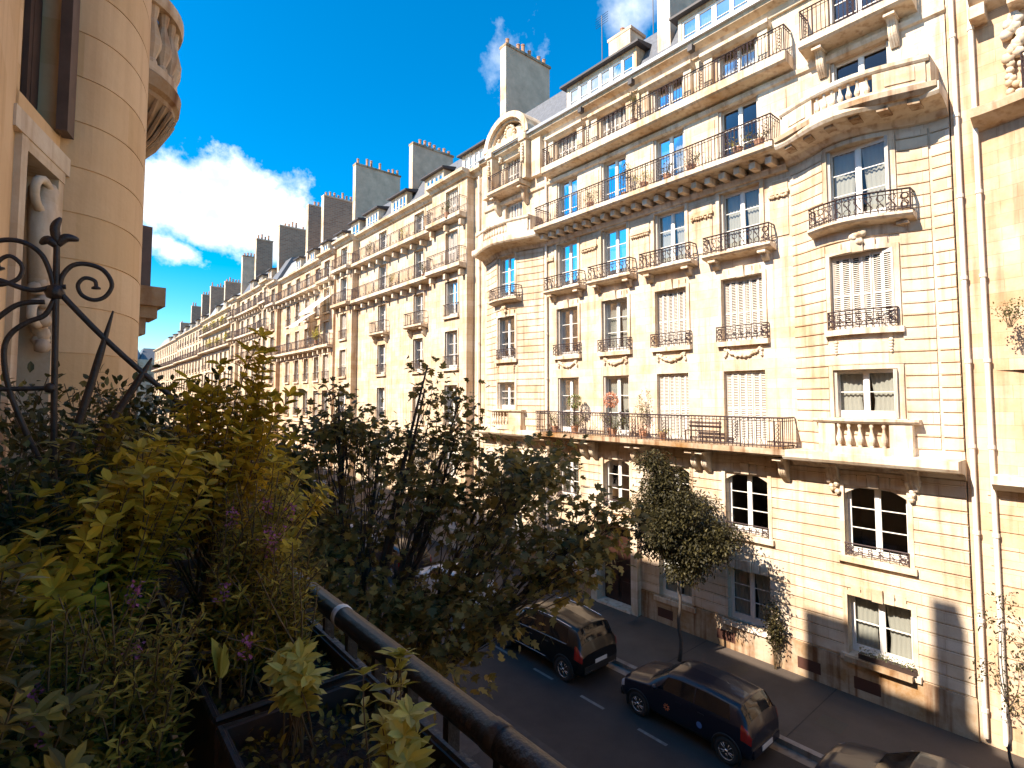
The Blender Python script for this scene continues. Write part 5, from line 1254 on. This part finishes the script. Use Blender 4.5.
# ------------------------------------------------------------------ cars
def cr_(pts, t):
    """catmull-rom over rows of equal length, t in row units"""
    i = max(0, min(len(pts)-2, int(t))); u = t-i
    a = pts[max(i-1,0)]; b = pts[i]; c = pts[i+1]; d = pts[min(i+2,len(pts)-1)]
    return [b[k]+(c[k]-b[k])*u for k in range(len(b))]
def car(label, x, y, L_, Wd, st, paint, rails=False, marks=False, wr=.32, rear_wheel=.19, front_wheel=.82, plate='', roof_rails=False, body='hatch'):
    root = empty('parked_car', (x, y, RZ), label, 'car', 'cars parked along the far kerb')
    rows = [list(s) for s in st]; ys = [r[0] for r in rows]
    def S(yf, v, sg, off=0.0):
        i = max(k for k in range(len(ys)) if ys[k] <= yf+1e-9); i = min(i, len(ys)-2); t = i+(yf-ys[i])/(ys[i+1]-ys[i]); q = cr_(rows, t)
        _, zb, zbelt, zt, w_, wt = q; hw = Wd/2*w_; ht = Wd/2*wt
        ring = [(0,zb),(hw*.8,zb),(hw*.97,zb+.12),(hw,(zb+zbelt)/2),(hw*.97,zbelt),(ht,zt-.07),(ht*.82,zt-.012),(0,zt+.02)]
        k = min(6, int(v)); u = v-k; a, b = ring[k], ring[k+1]; px, pz = a[0]+(b[0]-a[0])*u, a[1]+(b[1]-a[1])*u
        n = Vector((b[1]-a[1], 0, -(b[0]-a[0]))); n = n.normalized() if n.length else Vector((0,0,1))
        return Vector((sg*(px+n.x*off), yf*L_, pz+n.z*off))
    def patch(y0, y1, v0, v1, sg, off, ny=10, nv=6, tap=None):
        mb = MB()
        for i in range(ny+1):
            for j in range(nv+1):
                yf = y0+(y1-y0)*i/ny; v = v0+(v1-v0)*j/nv
                if tap: yf = yf+(tap(j/nv))*(1-2*i/ny) if False else y0+tap(0, j/nv)+(y1-tap(1, j/nv)-y0-tap(0, j/nv))*i/ny
                mb.v.append(tuple(S(yf, v, sg, off)))
        for i in range(ny):
            for j in range(nv): q = i*(nv+1)+j; mb.f.append((q, q+nv+1, q+nv+2, q+1))
        return mb
    body_ = MB(); NY = 60
    vs = [0,1,1.5,2,2.5,3,3.5,3.9,4,4.5,5,5.3,5.6,6,6.5,7]
    for sg in (-1, 1):
        i0 = len(body_.v)
        for i in range(NY+1):
            for v in vs: body_.v.append(tuple(S(i/NY, v, sg)))
        for i in range(NY):
            for j in range(len(vs)-1): q = i0+i*len(vs)+j; body_.f.append((q, q+len(vs), q+len(vs)+1, q+1))
    for e in (0, 1): body_.poly([S(e, v, -1) for v in vs]+[S(e, v, 1) for v in vs[::-1]])
    body_.build('body', paint, root, smooth=True)
    w0, w1 = (.60, .745) if body == 'hatch' else (.60, .735)
    r1 = .076 if body == 'hatch' else .066
    ws = MB()
    for sg in (-1, 1):
        p = patch(w0, w1, 5.25, 7, sg, .006); i0 = len(ws.v); ws.v += p.v; ws.f += [tuple(a+i0 for a in f) for f in p.f]
    ws.build('windscreen', CARG, root, smooth=True)
    rw = MB()
    for sg in (-1, 1):
        p = patch(.024, r1, 5.0, 7, sg, .010, 6, 8); i0 = len(rw.v); rw.v += p.v; rw.f += [tuple(a+i0 for a in f) for f in p.f]
    rw.build('rear_window', CARG, root, smooth=True)
    for sg in (-1, 1):
        for (a, b, t0, t1) in ((.125, .37, .02, 0), (.38, .655, 0, .07)):
            p = patch(a, b, 4.12, 4.93, sg, .006, tap=lambda e, u, t0=t0, t1=t1: (t0, t1)[e]*u); p.build('side_window', CARG, root, smooth=True)
        if roof_rails:
            mb = MB(); mb.tube([S(yf, 5.05, sg, .035) for yf in [.12+.5*i/12 for i in range(13)]], .016, 6); mb.build('roof_rail', CHROME, root, smooth=True)
            mb = MB(); mb.tube([S(yf, 4.06, sg, .012) for yf in [.13+.55*i/12 for i in range(13)]]+[S(.60, 4.95, sg, .012)], .008, 5); mb.build('window_trim', CHROME, root, smooth=True)
            mb = MB(); mb.tube([S(yf, 2.3, sg, .012) for yf in [.33+.36*i/8 for i in range(9)]], .010, 5); mb.build('sill_trim', CHROME, root, smooth=True)
        for (a, b) in ((.27, .43), (.435, .70)):
            p = patch(a, b, 2.15, 3.95, sg, .004, 10, 8); d = p.build('door', paint, root, smooth=True)
            mb = MB(); c = S(a+.03, 3.7, sg, .02); mb.box(min(c.x, c.x-sg*.02), max(c.x, c.x-sg*.02), c.y, c.y+.16, c.z-.012, c.z+.014); mb.build('door_handle', CHROME if roof_rails else paint, d)
        mb = MB(); c = S(.655, 4.05, sg, .02); mb.blob((c.x+sg*.10, c.y, c.z+.07), .085, 2, 8, (1.1, .7, .8), .05); mb.tube([c, (c.x+sg*.08, c.y, c.z+.05)], .015, 5); mb.build('mirror', paint, root, smooth=True)
        tl = patch(.0, .055, 3.3, 4.25, sg, .012, 6, 5); tl.build('tail_light', TAIL, root, smooth=True)
        hl = patch(.945, .995, 3.35, 4.6, sg, .012, 5, 4); hl.build('headlight', LAMP, root, smooth=True)
        for wy in (rear_wheel, front_wheel):
            c = Vector((sg*(Wd/2-.085), wy*L_, wr)); wl2 = MB()
            ar = MB(); ar.tube([Vector((sg*(Wd/2+.004), c.y+(wr+.055)*math.cos(a), c.z+(wr+.055)*math.sin(a))) for a in [math.pi*(-.12+1.24*i/16) for i in range(17)]], .022, 5); ar.build('wheel_arch', TRIM, root, smooth=True)
            ar = MB(); ar.poly([Vector((sg*(Wd/2+.002), c.y+(wr+.045)*math.cos(a), max(.17, c.z+(wr+.045)*math.sin(a)))) for a in [2*math.pi*i/24 for i in range(24)]]); ar.build('wheel_well', TRIM, root)
            prof = [(wr*.62,-.10),(wr*.93,-.10),(wr,-.07),(wr,.07),(wr*.93,.10),(wr*.64,.10),(wr*.60,.06)]; i0 = len(wl2.v); n = 24
            for (r, t) in prof:
                for j in range(n): a = 2*math.pi*j/n; wl2.v.append((c.x+sg*t, c.y+r*math.cos(a), c.z+r*math.sin(a)))
            for k in range(len(prof)-1):
                for j in range(n): wl2.f.append((i0+k*n+j, i0+k*n+(j+1)%n, i0+(k+1)*n+(j+1)%n, i0+(k+1)*n+j))
            wo2 = wl2.build('wheel', TYRE, root, smooth=True)
            rm = MB(); xx = c.x+sg*.085
            rm.tube([Vector((xx, c.y+wr*.62*math.cos(a), c.z+wr*.62*math.sin(a))) for a in [2*math.pi*i/24 for i in range(25)]], .012, 5)
            for k in range(10):
                a = 2*math.pi*k/10+(.12 if k % 2 else -.12); rm.tube([Vector((xx, c.y+.03*math.cos(a), c.z+.03*math.sin(a))), Vector((xx, c.y+wr*.6*math.cos(a), c.z+wr*.6*math.sin(a)))], .012, 4)
            rm.tube([Vector((xx-.01*sg, c.y, c.z)), Vector((xx+.015*sg, c.y, c.z))], .045, 10); rm.build('rim', CHROME, wo2, smooth=True)
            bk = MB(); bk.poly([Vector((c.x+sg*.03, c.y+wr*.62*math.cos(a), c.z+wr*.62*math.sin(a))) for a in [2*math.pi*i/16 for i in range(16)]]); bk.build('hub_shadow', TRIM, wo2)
    zb = rows[0][1]
    mb = MB(); mb.box(-Wd*.40, Wd*.40, -.035, .06, zb-.02, zb+.16); mb.build('rear_bumper', TRIM if body == 'suv' else paint, root); mb = MB(); mb.box(-Wd*.38, Wd*.38, L_-.06, L_+.03, .22, .40); mb.build('front_bumper', TRIM, root)
    mb = MB(); mb.box(-.26, .26, -.046, -.036, zb+.18 if body == 'suv' else zb+.02, zb+.29 if body == 'suv' else zb+.13); mb.build('number_plate', PLATE, root)
    if body == 'suv': mb = MB(); mb.box(-Wd*.36, -Wd*.18, -.048, -.036, zb-.01, zb+.02); mb.mark(); mb.box(Wd*.18, Wd*.36, -.048, -.036, zb-.01, zb+.02); mb.build('exhaust_trim', CHROME, root)
    if marks:
        for (yf, v, c, nm) in ((.575, 3.1, ORANGE, 'orange_sticker'), (.33, 3.0, BLUE, 'blue_sticker')):
            p = S(yf, v, -1, .010); mb = MB()
            if c is ORANGE:
                for k in range(8): a = math.pi*k/4; mb.tube([p+Vector((0,.035*math.cos(a),.035*math.sin(a))), p+Vector((0,.085*math.cos(a+.3),.085*math.sin(a+.3)))], .014, 4)
            else: mb.poly([p+Vector((0,.075*math.cos(2*math.pi*k/16),.075*math.sin(2*math.pi*k/16))) for k in range(16)])
            mb.build(nm, c, root)
    return root
def paint(n, c): return mat(n, c, 0.3, metal=0.0, spec=.35, coat=.25)
CARG = mat('car_glass', (0.008, 0.008, 0.009), 0.06, spec=.4); CHROME = mat('chrome_trim', (0.65, 0.64, 0.62), 0.18, metal=1.0); TYRE = mat('tyre_rubber', (0.02, 0.02, 0.02), 0.85)
TRIM = mat('black_plastic', (0.012, 0.012, 0.012), 0.6); TAIL = mat('red_lamp_glass', (0.30, 0.015, 0.01), 0.2, coat=1.0); LAMP = mat('clear_lamp_glass', (0.5, 0.5, 0.5), 0.15, coat=1.0)
PLATE = mat('number_plate', (0.65, 0.64, 0.6), 0.5); ORANGE = mat('orange_sticker', (0.55, 0.13, 0.03), 0.5); BLUE = mat('blue_sticker', (0.06, 0.16, 0.42), 0.5)
# rows: y fraction, underside, belt line, top, half-width factor, roof half-width factor
HATCH = [(0,.34,.74,.80,.86,.78),(.015,.24,.90,.98,.96,.80),(.045,.22,.95,1.20,.985,.77),(.08,.2,.96,1.36,1,.76),(.30,.2,.95,1.42,1,.78),(.50,.2,.93,1.41,1,.78),(.60,.2,.92,1.35,1,.78),(.75,.2,.90,.99,1,.82),(.80,.2,.87,.95,1,.84),(.93,.2,.78,.85,.95,.80),(.98,.24,.66,.73,.88,.74),(1,.32,.56,.62,.78,.64)]
SUV = [(0,.42,.86,.92,.88,.80),(.015,.30,1.0,1.10,.97,.80),(.04,.27,1.06,1.38,.99,.77),(.07,.25,1.08,1.58,1,.76),(.30,.25,1.06,1.68,1,.78),(.48,.25,1.04,1.67,1,.78),(.59,.25,1.02,1.58,1,.78),(.74,.25,1.0,1.12,1,.84),(.80,.25,.98,1.08,1,.86),(.93,.25,.92,1.0,.96,.82),(.98,.28,.80,.88,.90,.78),(1,.36,.66,.74,.80,.68)]
car('black sport utility car with silver roof rails, parked left of the small round-headed tree', 12.58, 10.85, 4.4, 1.78, SUV, paint('black_paint', (0.006,0.006,0.007)), wr=.35, rear_wheel=.155, front_wheel=.795, roof_rails=True, body='suv')
car('dark blue hatchback with orange and blue round door stickers, parked behind the black car', 12.80, 6.02, 3.72, 1.60, HATCH, paint('navy_paint', (0.010,0.011,0.020)), marks=True, wr=.30, rear_wheel=.148, front_wheel=.815)
car('dark car at the bottom edge of the picture, only its bonnet and windscreen showing', 12.95, .75, 4.1, 1.64, HATCH, paint('graphite_paint', (0.02,0.022,0.03)), wr=.31)
for i, (yy, c, lab) in enumerate(((17.2, (.6,.6,.58), 'white car glimpsed through the leaves beyond the black one'), (22.2, (.03,.03,.035), 'dark car parked further back behind the foliage'), (27.3, (.35,.35,.36), 'grey car parked far back behind the foliage'))):
    car(lab, 12.85, yy, 4.2, 1.74, HATCH, paint('paint_%d' % i, c))
for i, (yy, c, lab) in enumerate(((7.6, (.5,.5,.5), 'silver car parked by the near kerb under the large maple-leaved tree'), (12.6, (.04,.04,.05), 'dark car parked by the near kerb behind the silver one'))):
    q = car(lab, 4.3, yy, 4.2, 1.74, HATCH, paint('near_paint_%d' % i, c)); q['group'] = 'cars parked along the near kerb'
